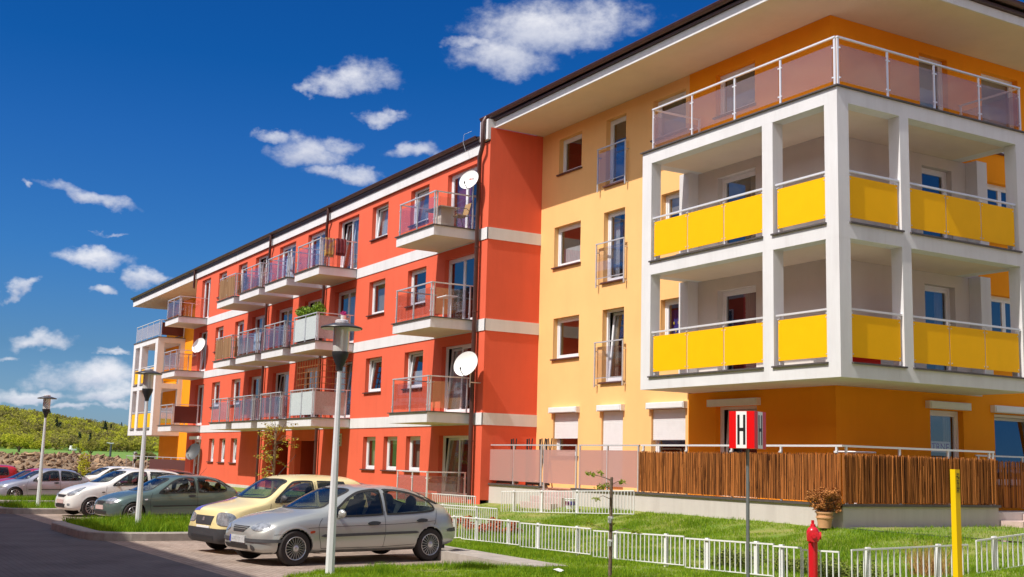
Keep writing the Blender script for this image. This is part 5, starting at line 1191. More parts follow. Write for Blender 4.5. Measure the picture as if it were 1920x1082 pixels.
# --- pale yellow tall city car with charcoal bumpers
PAN = carpaint('cream_yellow_paint', (.84, .69, .34), .0, .35); CHAR = mat('charcoal_plastic', (.05, .05, .055), .55, var=.1, vscale=12); BLUE = carpaint('blue_purple_paint', (.10, .08, .42), .0, .35)
yellow = dict(L=3.54, W=1.60, Rw=.285, wheels=(.68, 2.98), spokes=8, paint=PAN, mirrorm=CHAR, shoulder=.955,
 roof=[(0, .60), (.03, .76), (.12, .88), (.35, .955), (.65, 1.02), (.80, 1.07), (1.2, 1.33), (1.42, 1.47), (1.7, 1.53), (2.3, 1.545), (3.0, 1.52), (3.25, 1.46), (3.42, 1.15), (3.5, .9), (3.54, .6)],
 bot=[(0, .30), (.05, .22), (.3, .20), (3.2, .22), (3.54, .36)],
 belt=[(0, .55), (.4, .84), (.9, .95), (1.2, .965), (3.1, 1.02), (3.54, .56)],
 cant=[(0, .58), (.12, .84), (.5, .93), (.85, 1.0), (1.25, 1.25), (1.5, 1.40), (1.8, 1.445), (3.0, 1.44), (3.25, 1.38), (3.42, 1.1), (3.54, .57)],
 wc=[(0, .84), (.6, .88), (.9, .90), (1.3, .82), (1.7, .79), (3.0, .78), (3.54, .85)],
 plan=[(0, .78), (.06, .86), (.2, .94), (.5, .985), (1, 1), (2.9, 1), (3.35, .96), (3.54, .88)],
 sidewin=[[(1.08, 1.02, 1), (1.30, 1.20), (1.5, 1.36), (1.66, 1.405), (1.98, 1.41, 1), (1.98, 1.03, 1)], [(2.12, 1.03, 1), (2.12, 1.41, 1), (2.75, 1.40, 1), (2.82, 1.06, 1)]],
 screen=[(-.60, 1.0), (-.54, 1.3), (-.50, 1.45), (0, 1.36), (.50, 1.45), (.54, 1.3), (.60, 1.0), (.35, .87), (0, .82), (-.35, .87)],
 rear=[(-.5, 1.4), (.5, 1.4), (.55, 1.1), (-.55, 1.1)], cabin=(.95, 2.8), mirror=(.78, 1.22, 1.08), plate=(.48, .5), archm=PAN,
 wipers=[((.0, .92), (.45, 1.0)), ((-.45, .93), (-.05, .93))], antenna=(1.55, .55),
 patches=[('bumper', [(-.86, .50, 1), (1.05, .50, 1), (1.16, .44), (1.12, .24, 1), (-.86, .235, 1)], 'diag', CHAR, .006, .014),
  ('grille', [(-.36, .73, 1), (.36, .73, 1), (.30, .56, 1), (-.30, .56, 1)], 'front', CHAR, .004, .006),
  ('grille_badge', [(-.035, .70, 1), (.035, .70, 1), (.035, .63, 1), (-.035, .63, 1)], 'front', CHROME, .014, .004),
  ('headlight', [(.40, .79), (.62, .80), (.74, .72), (.68, .58), (.46, .57), (.38, .66)], 'diag', HLG, .004, .008),
  ('headlight', [(-.64, .75), (-.42, .75), (-.36, .62), (-.6, .60)], 'front', HLG, .004, .008),
  ('air_intake', [(-.45, .36, 1), (.45, .36, 1), (.42, .27, 1), (-.42, .27, 1)], 'front', BLACKP, .022, .002),
  ('blue_bonnet_panel', [(-.70, .14), (-.34, .07, 1), (-.26, .45, 1), (-.22, .80, 1), (-.62, .86, 1), (-.74, .5)], 'top', BLUE, .005, .0),
  ('side_indicator', [(.84, .80), (.92, .81), (.92, .78), (.84, .77)], 'side', HAND, .003, .006)],
 seams=[dense([(1.0, .98), (.97, .8), (.98, .5), (1.05, .28)], 6), dense([(2.05, 1.4), (2.05, .8), (2.02, .28)], 8), dense([(1.05, .28), (2.9, .28)], 8)])
yellow = warp(yellow, .94, .66, 2.76, 3.20)
c2 = make_car('parked_car', yellow, 'pale yellow small car with charcoal bumper and blue bonnet edge'); place(c2, (-22.43, 6.66), R(9.5), yellow, -1)
# --- dark green three-door hatchback
DGR = carpaint('grey_green_paint', (.125, .185, .165), .4, .32)
green = dict(L=3.95, W=1.70, Rw=.30, wheels=(.72, 3.20), spokes=10, spw=.02, paint=DGR, mirrorm=mat('dark_mirror', (.05, .045, .045), .4, coat=.5),
 roof=[(0, .52), (.03, .64), (.12, .70), (.35, .80), (.7, .90), (1.0, .96), (1.12, 1.0), (1.55, 1.25), (1.8, 1.37), (2.1, 1.43), (2.6, 1.44), (3.1, 1.39), (3.4, 1.30), (3.65, 1.12), (3.82, .93), (3.92, .76), (3.95, .6)],
 bot=[(0, .34), (.05, .24), (.25, .19), (3.3, .20), (3.7, .25), (3.95, .42)],
 belt=[(0, .48), (.4, .70), (1.0, .84), (1.4, .85), (2.4, .875), (3.2, .92), (3.7, .93), (3.95, .55)],
 cant=[(0, .50), (.12, .66), (.5, .80), (1.0, .91), (1.28, .965), (1.65, 1.18), (1.95, 1.32), (2.3, 1.365), (2.8, 1.345), (3.2, 1.27), (3.5, 1.14), (3.75, .98), (3.95, .56)],
 wc=[(0, .80), (.5, .84), (1.0, .86), (1.3, .87), (1.8, .77), (2.3, .74), (3.0, .73), (3.5, .77), (3.8, .86), (3.95, .85)],
 plan=[(0, .50), (.06, .66), (.18, .81), (.4, .93), (.8, .99), (1.5, 1.0), (2.8, 1.0), (3.3, .985), (3.65, .93), (3.85, .85), (3.95, .72)],
 sidewin=[[(1.38, .90, 1), (1.60, 1.06), (1.78, 1.195), (1.98, 1.295), (2.2, 1.338), (2.42, 1.34, 1), (2.44, .925, 1)],
          [(2.54, .93, 1), (2.54, 1.34, 1), (2.85, 1.32), (3.12, 1.245), (3.32, 1.12), (3.38, 1.02), (3.30, .96), (3.0, .94)]],
 screen=silver['screen'], rear=[(-.5, 1.28), (.5, 1.28), (.55, 1.02), (-.55, 1.02)], cabin=(1.15, 3.1), mirror=(.80, 1.58, .99), plate=(.46, .5),
 platem=mat('pink_plate', (.62, .45, .42), .5), wipers=[((.05, 1.16), (.50, 1.30)), ((-.5, 1.2), (.0, 1.17))], antenna=(2.9, .3),
 patches=[('headlight', [(.24, .66), (.40, .73), (.60, .72), (.68, .64), (.52, .58), (.32, .58)], 'diag', HLG, .004, .006),
  ('headlight', [(-.70, .60), (-.56, .68), (-.40, .64), (-.34, .58), (-.5, .55)], 'front', HLG, .004, .006),
  ('grille', [(-.30, .64, 1), (.30, .64, 1), (.16, .55, 1), (-.16, .55, 1)], 'front', BLACKP, .004, .004),
  ('air_intake', [(-.45, .36, 1), (.45, .36, 1), (.40, .25, 1), (-.40, .25, 1)], 'front', BLACKP, .003, .002),
  ('rubbing_strip', [(1.2, .52), (1.24, .535, 1), (3.0, .56, 1), (3.0, .53, 1), (1.24, .50, 1)], 'side', HAND, .004, .008),
  ('side_indicator', [(.99, .72), (1.06, .73), (1.06, .70), (.99, .69)], 'side', WH2, .003, .006),
  ('door_handle', [(2.22, .82), (2.30, .85), (2.42, .84), (2.42, .80), (2.30, .785)], 'side', HAND, .004, .02),
  ('tail_light', [(3.72, .93), (3.80, .92), (3.87, .8), (3.82, .74), (3.75, .8)], 'side', TLR, .004, .006)],
 seams=[dense([(1.22, .90), (1.17, .80), (1.14, .68), (1.15, .5), (1.2, .28)], 6), dense([(1.2, .28), (2.45, .28)], 8), dense([(2.49, .98), (2.50, .6), (2.45, .28)], 8), dense([(.3, .53), (.5, .545), (.64, .56)], 6)])
green = warp(green, .91, .63, 3.10, 3.82); green['Rw'] = .283
c3 = make_car('parked_car', green, 'dark grey-green three-door hatchback behind the second lamp post'); place(c3, (-32.15, 7.28), R(9.5), green)
s2 = dict(green); s2['paint'] = carpaint('silver_violet_paint', (.46, .46, .52), .5); s2['mirrorm'] = WH2; s2['antenna'] = None
c5 = make_car('parked_car', s2, 'light silver three-door hatchback at the far left behind the grass strip'); place(c5, (-50.9, 6.8), R(9.5), s2)
# --- white tall hatchback
WHC = carpaint('white_car_paint', (.80, .78, .74), .0, .3)
white = dict(L=4.08, W=1.69, Rw=.305, wheels=(.73, 3.36), spokes=12, spw=.012, paint=WHC, mirrorm=mat('dark_mirror', (.05, .045, .045), .4), shoulder=.95,
 roof=[(0, .56), (.03, .70), (.12, .78), (.35, .90), (.7, 1.01), (.9, 1.05), (1.0, 1.09), (1.5, 1.36), (1.75, 1.47), (2.1, 1.54), (2.7, 1.545), (3.4, 1.48), (3.7, 1.36), (3.95, 1.05), (4.05, .8), (4.08, .6)],
 bot=[(0, .32), (.05, .24), (.25, .19), (3.3, .20), (3.8, .25), (4.08, .42)],
 belt=[(0, .52), (.4, .80), (1.0, .93), (1.4, .96), (2.4, 1.0), (3.3, 1.06), (3.8, 1.02), (4.08, .55)],
 cant=[(0, .54), (.12, .73), (.5, .90), (.95, 1.0), (1.2, 1.06), (1.6, 1.29), (1.9, 1.42), (2.3, 1.465), (2.9, 1.455), (3.4, 1.40), (3.7, 1.27), (3.95, .98), (4.08, .56)],
 wc=[(0, .80), (.5, .85), (1.0, .87), (1.3, .87), (1.8, .79), (2.3, .76), (3.0, .75), (3.6, .78), (3.9, .85), (4.08, .85)],
 plan=[(0, .54), (.06, .70), (.18, .83), (.4, .935), (.8, .99), (1.5, 1.0), (2.8, 1.0), (3.4, .985), (3.8, .94), (4.0, .86), (4.08, .75)],
 sidewin=[[(1.32, 1.01, 1), (1.55, 1.17), (1.75, 1.31), (1.95, 1.405), (2.2, 1.435), (2.38, 1.435, 1), (2.40, 1.05, 1)], [(2.52, 1.06, 1), (2.52, 1.435, 1), (3.0, 1.42), (3.36, 1.36), (3.55, 1.22), (3.52, 1.13), (3.3, 1.10)]],
 screen=[(-.58, 1.22), (-.54, 1.5), (-.48, 1.80), (0, 1.70), (.48, 1.80), (.54, 1.5), (.58, 1.22), (.35, 1.05), (0, 1.0), (-.35, 1.05)],
 rear=[(-.5, 1.38), (.5, 1.38), (.55, 1.1), (-.55, 1.1)], cabin=(1.1, 3.3), mirror=(.80, 1.48, 1.06), plate=(.48, .5), platem=mat('pink_plate', (.62, .45, .42), .5),
 wipers=[((.05, 1.08), (.50, 1.22)), ((-.5, 1.12), (.0, 1.09))], antenna=None,
 patches=[('headlight', [(.30, .72), (.46, .80), (.66, .90), (.80, .93), (.74, .82), (.60, .70), (.40, .66)], 'diag', HLG, .004, .006),
  ('headlight', [(-.74, .70), (-.60, .78), (-.42, .72), (-.38, .66), (-.6, .64)], 'front', HLG, .004, .006),
  ('grille', [(-.36, .69, 1), (.36, .69, 1), (.26, .61, 1), (-.26, .61, 1)], 'front', BLACKP, .004, .004),
  ('air_intake', [(-.4, .40, 1), (.4, .40, 1), (.34, .28, 1), (-.34, .28, 1)], 'front', BLACKP, .003, .002),
  ('fog_light', [(.52, .42), (.60, .42), (.60, .36), (.52, .36)], 'front', HLG, .003, .002),
  ('side_indicator', [(1.0, .80), (1.08, .81), (1.08, .78), (1.0, .77)], 'side', GREYP, .003, .006),
  ('door_handle', [(2.16, .90), (2.30, .92), (2.32, .89), (2.18, .87)], 'side', WHC, .004, .02),
  ('tail_light', [(3.86, 1.12), (3.93, 1.08), (4.0, .90), (3.95, .84), (3.88, .92)], 'side', TLR, .004, .006)],
 seams=[dense([(1.15, .98), (1.12, .80), (1.12, .5), (1.2, .28)], 6), dense([(2.46, 1.05), (2.47, .6), (2.43, .28)], 8), dense([(1.2, .28), (3.05, .28)], 8)])
white = warp(white, .925, .66, 3.28, 3.98); white['Rw'] = .29
c4 = make_car('parked_car', white, 'white tall hatchback with dark grille beside the green car'); place(c4, (-36.35, 7.0), R(9.5), white)
# darker and farther cars partly hidden by the others: cheaper copies in other paints
def repaint(src, paint, label, loc, rz, mirror=None):
    c = copy_tree(src); c['label'] = label; c.location = loc; c.rotation_euler = (0, 0, rz)
    old = [ch for ch in src.children if ch.name.startswith('body')][0].data.materials[0]
    for ch in c.children:
        if ch.type == 'MESH' and any(m_ == old for m_ in ch.data.materials):
            ch.data = ch.data.copy()
            for i, m_ in enumerate(ch.data.materials):
                if m_ == old: ch.data.materials[i] = paint
    return c
NAVY = carpaint('dark_blue_paint', (.03, .03, .09), .3, .3)
repaint(c1, NAVY, 'dark blue hatchback mostly hidden behind the pale yellow car', (-27.0, 8.6, gz(-27.4)), R(9.5))
REDC = carpaint('red_car_paint', (.50, .006, .012), .0, .3)
repaint(c5, REDC, 'red hatchback right behind the light silver car at the far left', (-55.3, 6.2, gz(-55.3)), R(9.5))
repaint(c2, REDC, 'farther red car cut by the left edge of the photo', (-60.6, 5.0, -.5), R(9.5))
repaint(c5, NAVY, 'dark car whose roof just shows above the red hatchback', (-59.6, 7.4, -.5), R(9.5))
repaint(c4, WHC, 'white car whose rear roof corner shows behind the light silver car', (-58.2, 10.0, -.42), R(9.5))
repaint(c4, carpaint('dark_red_paint', (.16, .008, .012), .2, .3), 'dark red car hidden behind the white tall hatchback', (-41.6, 7.9, gz(-41.6)), R(9.5))
# ================================================================== THE BLOCK ACROSS THE STREET (behind the camera; shades the road and shows in the panes)
OB = empty('apartment_building', (-35, -12, 0), 0, 'shaded red apartment block across the street that throws its shadow over the road', 'building')
mb = MB(); mb.box((-84, -18, -1.2), (9, -6.3, 13.6)); mb.build('wall', RED, OB)
mb = MB(); mb.box((-85.5, -19.5, 13.62), (10.5, -4.83, 14.05)); mb.build('roof', ROOFM, OB)
mb = MB()
for z in (2.9, 5.7, 8.5, 11.3): mb.box((-84, -6.298, z), (9, -6.27, z+.36))
mb.build('string_course', WHI, OB)
for x in range(-80, 6, 7):
    for z in (.9, 3.7, 6.5, 9.3, 11.9):
        if z > 11.5: continue
        wm_ = MB(); wm_.box((x, -6.29, z), (x+1.5, -6.22, z+1.4)); w_ = wm_.build('window', PVC, OB); pm = MB(); pm.box((x+.08, -6.215, z+.08), (x+1.42, -6.21, z+1.32)); pm.build('pane', mat('dark_pane', (.03, .04, .05), .05), w_)
    for z in (3.26, 6.06, 8.86):
        bm2 = MB(); bm2.box((x+2.6, -6.2, z-.3), (x+5.4, -4.9, z)); bb = bm2.build('balcony', WHI, OB); pm = MB(); pm.box((x+2.65, -4.95, z+.1), (x+5.35, -4.92, z+1)); pm.build('glass_panel', BGL, bb)
EB = empty('apartment_building', (14, 26, .3), 0, 'red apartment block with white bands to the east that shows only as a reflection', 'building')
mb = MB(); mb.box((7, 10, -.5), (19, 50, 13.2)); mb.build('wall', RED, EB)
mb = MB(); mb.box((5.8, 8.8, 13.22), (20.2, 51.2, 13.7)); mb.build('roof', ROOFM, EB)
mb = MB()
for z in (2.9, 5.7, 8.5, 11.3): mb.box((6.97, 10, z), (6.998, 50, z+.36))
mb.build('string_course', WHI, EB)
for y in range(13, 48, 5):
    for z in (.9, 3.7, 6.5, 9.3): wm_ = MB(); wm_.box((6.92, y, z), (6.99, y+1.5, z+1.4)); w_ = wm_.build('window', PVC, EB); pm = MB(); pm.box((6.91, y+.08, z+.08), (6.915, y+1.42, z+1.32)); pm.build('pane', MATS['dark_pane'], w_)
# ================================================================== BALCONY THINGS
def dish(x, y, z, r, label, m, aim=(.45, -.80, .36)):
    o = empty('satellite_dish', (x, y, z), 0, label, 'satellite dish', 'satellite dishes on the balconies'); n = Vector(aim).normalized(); q = n.to_track_quat('Z', 'Y'); c = Vector((x, y, z))
    F = lambda v: tuple(c+q @ Vector(v))
    mb = MB(); k = .16/r
    pr = [(r*i/8, k*(r*i/8)**2*1.6) for i in range(9)]; pr += [(r+.008, pr[-1][1]+.004), (r+.004, pr[-1][1]-.008)]+[(a, b-.006) for a, b in pr[7::-1]]
    mb.lathe(pr, n=32, F=F); mb.build('reflector', m, o, smooth=True)
    mb = MB(); mb.tube([F((0, -r*.95, .03)), F((0, -r*.75, r*.75))], .012, 6); mb.tube([F((0, -r*.72, r*.72)), F((0, -r*.55, r*.80))], .026, 10); mb.build('receiver_arm', BLACKP, o)
    mb = MB(); mb.tube([F((0, 0, -.01)), F((0, 0, -.12)), (c.x, c.y+.12, c.z-.12), (c.x, c.y+.1, c.z-r-.25)], .02, 8); mb.tube([(c.x, c.y+.1, c.z-r-.1), (c.x-.05, 16.79, c.z-r-.1)], .018, 6); mb.build('mount', STEEL, o)
    return o, F
DW = mat('dish_white', (.80, .79, .77), .4); DG_UNLIT = mat('dish_grey_unlit', (.07, .075, .08), .5)  # grey dish: its unlit look is put into the base colour
d_, F = dish(-30.98, 16.42, 10.28, .33, 'small white satellite dish with red lettering on the top right balcony', DW)
mb = MB()
for i, (u, v, w, h) in enumerate(((-.02, .045, .03, .05), (.02, .045, .008, .05), (.04, .045, .03, .02), (.04, .07, .03, .02), (-.05, .05, .02, .04))): mb.add([F((u, v, .018)), F((u+w, v, .018)), F((u+w, v+h, .020)), F((u, v+h, .020))], [(0, 1, 2, 3)])
mb.build('logo', mat('logo_red', (.6, .05, .03), .5), d_, fix=False)
mb = MB()
for i, (u, v, w, h) in enumerate(((.09, .04, .012, .055), (.09, .085, .05, .012), (.09, .04, .05, .012))): mb.add([F((u, v, .024)), F((u+w, v, .026)), F((u+w, v+h, .028)), F((u, v+h, .026))], [(0, 1, 2, 3)])
mb.build('logo', BK, d_, fix=False)
dish(-30.55, 16.3, 4.55, .40, 'large plain white satellite dish on the lowest right balcony beside the downpipe', DW)
dish(-60.6, 16.45, 7.28, .42, 'white satellite dish on the far left middle balcony', DW)
dish(-60.5, 16.5, 1.78, .45, 'grey satellite dish coloured dark as if unlit, low on the wall beside the far ground-floor windows', DG_UNLIT)
# chair + cupboard on the top right balcony
zf = 8.80
o = empty('balcony_cupboard', (-32.2, 16.0, zf), 0, 'pale cupboard with an overhanging top on the top right balcony', 'cupboard')
mb = MB(); mb.box((-31.95, 15.75, zf), (-31.55, 16.2, zf+.66)); mb.build('carcass', mat('cream_board', (.62, .55, .45), .7), o); mb = MB(); mb.box((-32.5, 15.62, zf+.662), (-31.35, 16.3, zf+.69)); mb.build('top', MATS['cream_board'], o)
def chair(x, y, z, label):
    o = empty('rattan_chair', (x, y, z), 0, label, 'chair'); mb = MB()
    for dx in (-.22, .22): mb.tube([(x+dx, y-.25, z), (x+dx, y-.2, z+.44), (x+dx, y-.22, z+.64), (x+dx, y+.12, z+.66), (x+dx, y+.2, z+.6)], .011, 6); mb.tube([(x+dx, y+.28, z), (x+dx, y+.16, z+.44), (x+dx, y+.3, z+.9)], .011, 6)
    mb.build('frame', BLACKP, o); RT = mat('rattan', (.45, .26, .10), .8, var=.2, vscale=40)
    mb = MB(); mb.box((x-.21, y-.2, z+.42), (x+.21, y+.17, z+.45)); mb.build('seat', RT, o)
    mb = MB(); mb.add([(x-.21, y+.19, z+.5), (x+.21, y+.19, z+.5), (x+.21, y+.29, z+.88), (x-.21, y+.29, z+.88), (x-.21, y+.21, z+.5), (x+.21, y+.21, z+.5), (x+.21, y+.31, z+.88), (x-.21, y+.31, z+.88)], [(0,1,2,3),(4,5,6,7),(0,1,5,4),(1,2,6,5),(2,3,7,6),(3,0,4,7)]); mb.build('backrest', RT, o)
    return o
chair(-31.45, 16.35, zf, 'rattan and black metal chair on the top right balcony')
def cloth(name, x0, x1, y, z0, z1, m, label, cat='towel', side=False, parent=None):
    mb = MB(); n = 10
    for k in range(n):
        a, b = x0+(x1-x0)*k/n, x0+(x1-x0)*(k+1)/n; ya, yb = y+.025*math.sin(k*1.7), y+.025*math.sin((k+1)*1.7)
        A_ = lambda u, d, z: (d, u, z) if side else (u, d, z)
        for s_, zz in ((-.02, z0), (.03, z0+.1)):
            mb.quad(A_(a, ya+s_, zz), A_(b, yb+s_, zz), A_(b, yb+s_*.5, z1), A_(a, ya+s_*.5, z1))
    o = mb.build(name, m, parent, fix=False, smooth=True); return tag(o, label, cat) if parent is None else o
TWM = mat('printed_towel', (.65, .42, .05), .9, color2=(.16, .06, .22), vscale=5); CLO = mat('dark_red_cloth', (.12, .02, .03), .9, color2=(.22, .05, .06), vscale=8)
cloth('beach_towel', 15.45, 15.85, -40.60, 9.15, 9.88, TWM, 'yellow and purple printed towel over the top balcony rail', side=True)
cloth('laundry', 15.9, 16.3, -40.60, 9.25, 9.90, CLO, 'dark red clothes hung beside the printed towel on the top balcony rail', 'laundry', side=True)
BLC = mat('blue_cloth', (.10, .18, .30), .9, color2=(.45, .5, .55), vscale=6)
cloth('laundry', -49.2, -48.2, 15.7, 6.2, 6.95, BLC, 'blue and white clothes drying on the middle balcony behind glass', 'laundry'); cloth('laundry', -45.8, -44.9, 15.8, 9.0, 9.8, BLC, 'pale blue clothes drying on the second top balcony from the towel', 'laundry')
# hedge in planters on the pale-screened balcony
o = empty('planter_hedge', (-42.2, 15.6, 5.99), 0, 'leafy green climber in boxes on the balcony with pale screens', 'balcony plant')
mb = MB(); mb.box((-43.0, 15.45, 6.0), (-41.1, 15.7, 6.85)); mb.build('planter', mat('planter_brown', (.2, .08, .04), .8), o)
leafcloud('foliage', [(Vector((random.uniform(-43.05, -40.85), random.uniform(15.45, 15.75), 7.16+random.uniform(-.15, .22))), .2) for k in range(34)], 2600, .05, mat('bright_leaf', (.05, .12, .01), .6, color2=(.28, .42, .02), tone=True), o)
o = empty('flower_pot', (-40.7, 16.4, 5.99), 0, 'pink flowers in a pot at the right end of the pale-screened balcony', 'flower pot')
mb = MB(); mb.lathe([(0, 6.8), (.09, 6.8), (.12, 7.0), (0, 7.0)], (-40.66, 16.35, 0), 12); mb.build('pot', WH2, o); leafcloud('flowers', [(Vector((-40.66, 16.35, 7.08)), .12)], 160, .03, mat('pink_flower', (.55, .03, .25), .6), o)
# wooden trellis
TRM = mat('trellis_wood', (.30, .11, .03), .8, var=.2, vscale=20)
o = empty('wooden_trellis', (-42.0, 15.6, 3.165), 0, 'brown wooden lattice trellis on the lowest pale-screened balcony', 'trellis'); mb = MB()
for k in range(9): u = -43.0+k*.27; mb.box((u-.012, 15.5, 3.2), (u+.012, 15.52, 5.35))
for k in range(10): z = 3.3+k*.225; mb.box((-43.05, 15.521, z), (-40.8, 15.54, z+.024))
mb.build('lattice', TRM, o)
mb = MB()
for k in range(5): u = 15.55+k*.27; mb.box((-40.79, u-.012, 3.2), (-40.77, u+.012, 5.35))
for k in range(10): z = 3.3+k*.225; mb.box((-40.769, 15.5, z), (-40.75, 16.7, z+.024))
mb.build('lattice', TRM, o)
o = empty('shelf_rack', (-32.2, 16.0, 5.99), 0, 'small white metal rack on the middle right balcony', 'rack'); mb = MB()
for dx in (0, .5): mb.box((-32.3+dx, 16.3, 5.99), (-32.27+dx, 16.33, 6.75))
mb.box((-32.35, 16.1, 6.75), (-31.7, 16.5, 6.78)); mb.build('frame', WH2, o)
# things on the terrace
for i, x in enumerate((-29.9, -29.0, -28.3, -27.95)):
    o = empty('garden_chair', (x, 17.7, 1.03), 0, ['dark folding chair tops above the screen, nearest the red wall', 'second dark folding chair above the screen', 'third dark folding chair above the screen', 'fourth dark folding chair above the screen, before the gap'][i], 'chair', 'folded chairs behind the terrace screen'); mb = MB()
    mb.box((x-.02, 17.5, 1.04), (x+.02, 17.54, 2.4)); mb.tube([(x-.1, 17.6, 1.05), (x+.12, 17.62, 2.42)], .018, 5); mb.tube([(x+.12, 17.66, 1.05), (x-.1, 17.64, 2.42)], .018, 5); mb.build('frame', BLACKP, o)
o = empty('wooden_chair', (-23.3, 17.7, 1.03), 0, 'reddish wooden folding chair in the gap between the two screens', 'chair'); mb = MB()
for x, z in ((-23.25, 1.05), (-22.95, 1.05)): mb.box((x, 17.6, z), (x+.03, 17.63, 1.95))
for z in (1.2, 1.45, 1.7, 1.85): mb.box((-23.22, 17.58, z), (-22.95, 17.6, z+.05))
mb.build('frame', mat('red_wood', (.28, .06, .02), .6), o)
for x0, x1, l_ in ((-30.4, -29.4, 'dark plant trough on the coping under the left sheet screens'), (-28.7, -27.7, 'dark plant trough on the coping beside the terrace steps')):
    mb = MB(); mb.box((x0, 17.32, 1.11), (x1, 17.5, 1.17)); mb.box((x0+.03, 17.34, 1.171), (x1-.03, 17.48, 1.2)); tag(mb.build('plant_trough', FLASH), l_, 'planter')
o = empty('plastic_crate', (-16.9, 17.9, 3.87), 0, 'red plastic crate behind the yellow panel of the lower loggia corner', 'crate'); mb = MB()
for (a, b) in (((-17.1, 17.7), (-17.08, 18.5)), ((-16.72, 17.7), (-16.70, 18.5)), ((-17.079, 17.7), (-16.721, 17.72)), ((-17.079, 18.48), (-16.721, 18.5))): mb.box((*a, 3.88), (*b, 4.12))
mb.build('sides', REDP, o)
for i, (x, y, z, l_) in enumerate(((-21.4, 17.8, 6.7, 'shoe rack behind the upper left yellow panels'), (-17.6, 20.0, 6.7, 'dark shoe rack behind the upper right yellow panels'))):
    o = empty('shoe_rack', (x, y, z), 0, l_, 'rack'); mb = MB()
    sc = 1 if i == 0 else .42
    for k in range(5): mb.box((x+(-.9+k*.35)*sc, y-.1, z), (x+(-.75+k*.35)*sc, y+.16, z+.12+.05*(k % 2)))
    mb.build('shoes', BLACKP, o); mb = MB(); mb.box((x-sc, y-.12, z+.2), (x+.9*sc, y+.18, z+.22)); mb.build('shelf', STEEL, o)
o = empty('table', (-17.3, 18.6, 1.03), 0, 'white terrace table just showing above the willow screen near the corner', 'table'); mb = MB(); mb.lathe([(0, 2.11), (.42, 2.11), (.43, 2.125), (.42, 2.14), (0, 2.14)], (-17.35, 18.4, .0), 20); mb.build('table_top', WH2, o)
mb = MB(); mb.tube([(-17.35, 18.4, 1.04), (-17.35, 18.4, 2.11)], .03, 8); mb.build('leg', WH2, o)
# ================================================================== BACKGROUND
ROCK = mat('rubble_stone', (.11, .06, .035), .95, color2=(.44, .29, .17), tone=True, bump=.5, bscale=6)
EARTH = mat('brown_earth', (.17, .115, .07), .95, color2=(.27, .19, .12), vscale=.5, bump=.5, bscale=3)
def rub_h(x, y):
    base = terr(x, y); d = -x
    prof = ss(78, 92, d)*ss(118, 96, d); k = 3.15*ss(-14, 6, y)*(1-.22*ss(17.5, 23, y))*ss(60, 30, y)
    return base+.02+prof*k+.28*prof*vn(x*.25, y*.25)+.15*prof*vn(x*.9, y*.9)
sheet('rubble_bank', lin(-120, -76, 60), lin(-16, 62, 70), rub_h, EARTH)
ico = [(0, 0, 1), (.89, 0, .45), (.28, .85, .45), (-.72, .53, .45), (-.72, -.53, .45), (.28, -.85, .45), (.72, .53, -.45), (-.28, .85, -.45), (-.89, 0, -.45), (-.28, -.85, -.45), (.72, -.53, -.45), (0, 0, -1)]
icf = [(0,1,2),(0,2,3),(0,3,4),(0,4,5),(0,5,1),(1,6,2),(2,7,3),(3,8,4),(4,9,5),(5,10,1),(6,7,2),(7,8,3),(8,9,4),(9,10,5),(10,6,1),(11,7,6),(11,8,7),(11,9,8),(11,10,9),(11,6,10)]
mb = MB()
for k in range(9000):
    x = -random.uniform(79, 104); y = random.uniform(-4, 34)
    if random.random() < .35: x = -random.uniform(80, 93)
    r = .05+.17*random.random()**2.5; z = rub_h(x, y)+r*.3; e = Matrix.Rotation(random.uniform(0, 6.28), 3, Vector((random.random(), random.random(), random.random()+.1)).normalized()); mb.tone = min(1, max(0, random.gauss(.45, .28)))
    sx, sy, sz = r*random.uniform(.5, 1.9), r*random.uniform(.5, 1.9), r*random.uniform(.35, .95)
    mb.add([Vector((x, y, z))+e @ Vector((a*sx*random.uniform(.6, 1.3), b*sy*random.uniform(.6, 1.3), c*sz)) for a, b, c in ico], icf)
mb.build('rubble', ROCK, fix=False)['kind'] = 'stuff'
# forest
FO = translucent(mat('forest_leaves', (.22, .185, .08), .9, color2=(.52, .52, .05), tone=True, spec=.1), .5); DKF = mat('conifer_needles', (.018, .034, .014), .8, color2=(.05, .075, .025), tone=True)
def crown_tris(c, r, h, n, size, conifer=False, tb=.5, tv=.12):
    V = np.empty((2*n, 3, 3)); T = np.empty(2*n); lob = [(random.gauss(0, .45), random.gauss(0, .45), random.uniform(-.3, .6)) for _ in range(6)]
    for i in range(n):
        if conifer:
            t = random.random()**.8; a = random.uniform(0, 6.28); rr = r*(1-t)*random.uniform(.6, 1.05)*(1-.25*math.sin(t*30)); p = Vector((c[0]+rr*math.cos(a), c[1]+rr*math.sin(a), c[2]+t*h))
        else:
            l_ = random.choice(lob); d = Vector((random.gauss(0, 1), random.gauss(0, 1), random.gauss(0, 1))).normalized()*(random.random()**.33)*.58
            p = Vector((c[0]+(l_[0]+d.x)*r, c[1]+(l_[1]+d.y)*r, c[2]+h*(.5+.5*(l_[2]*.7+d.z*.9))))
        a = Vector((random.gauss(0, 1), random.gauss(0, 1), random.gauss(0, .6))).normalized(); b = a.cross(Vector((random.gauss(0, 1), random.gauss(0, 1), random.gauss(0, 1)))).normalized(); s_ = size*random.uniform(.6, 1.3)
        q = [p-a*s_, p-b*s_*.7, p+a*s_, p+b*s_*.7]; V[2*i] = [q[0], q[1], q[2]]; V[2*i+1] = [q[0], q[2], q[3]]; T[2*i:2*i+2] = min(1, max(0, random.gauss(tb, tv)))
    return V, T
VV = []; TT = []; VC = []; TCn = []
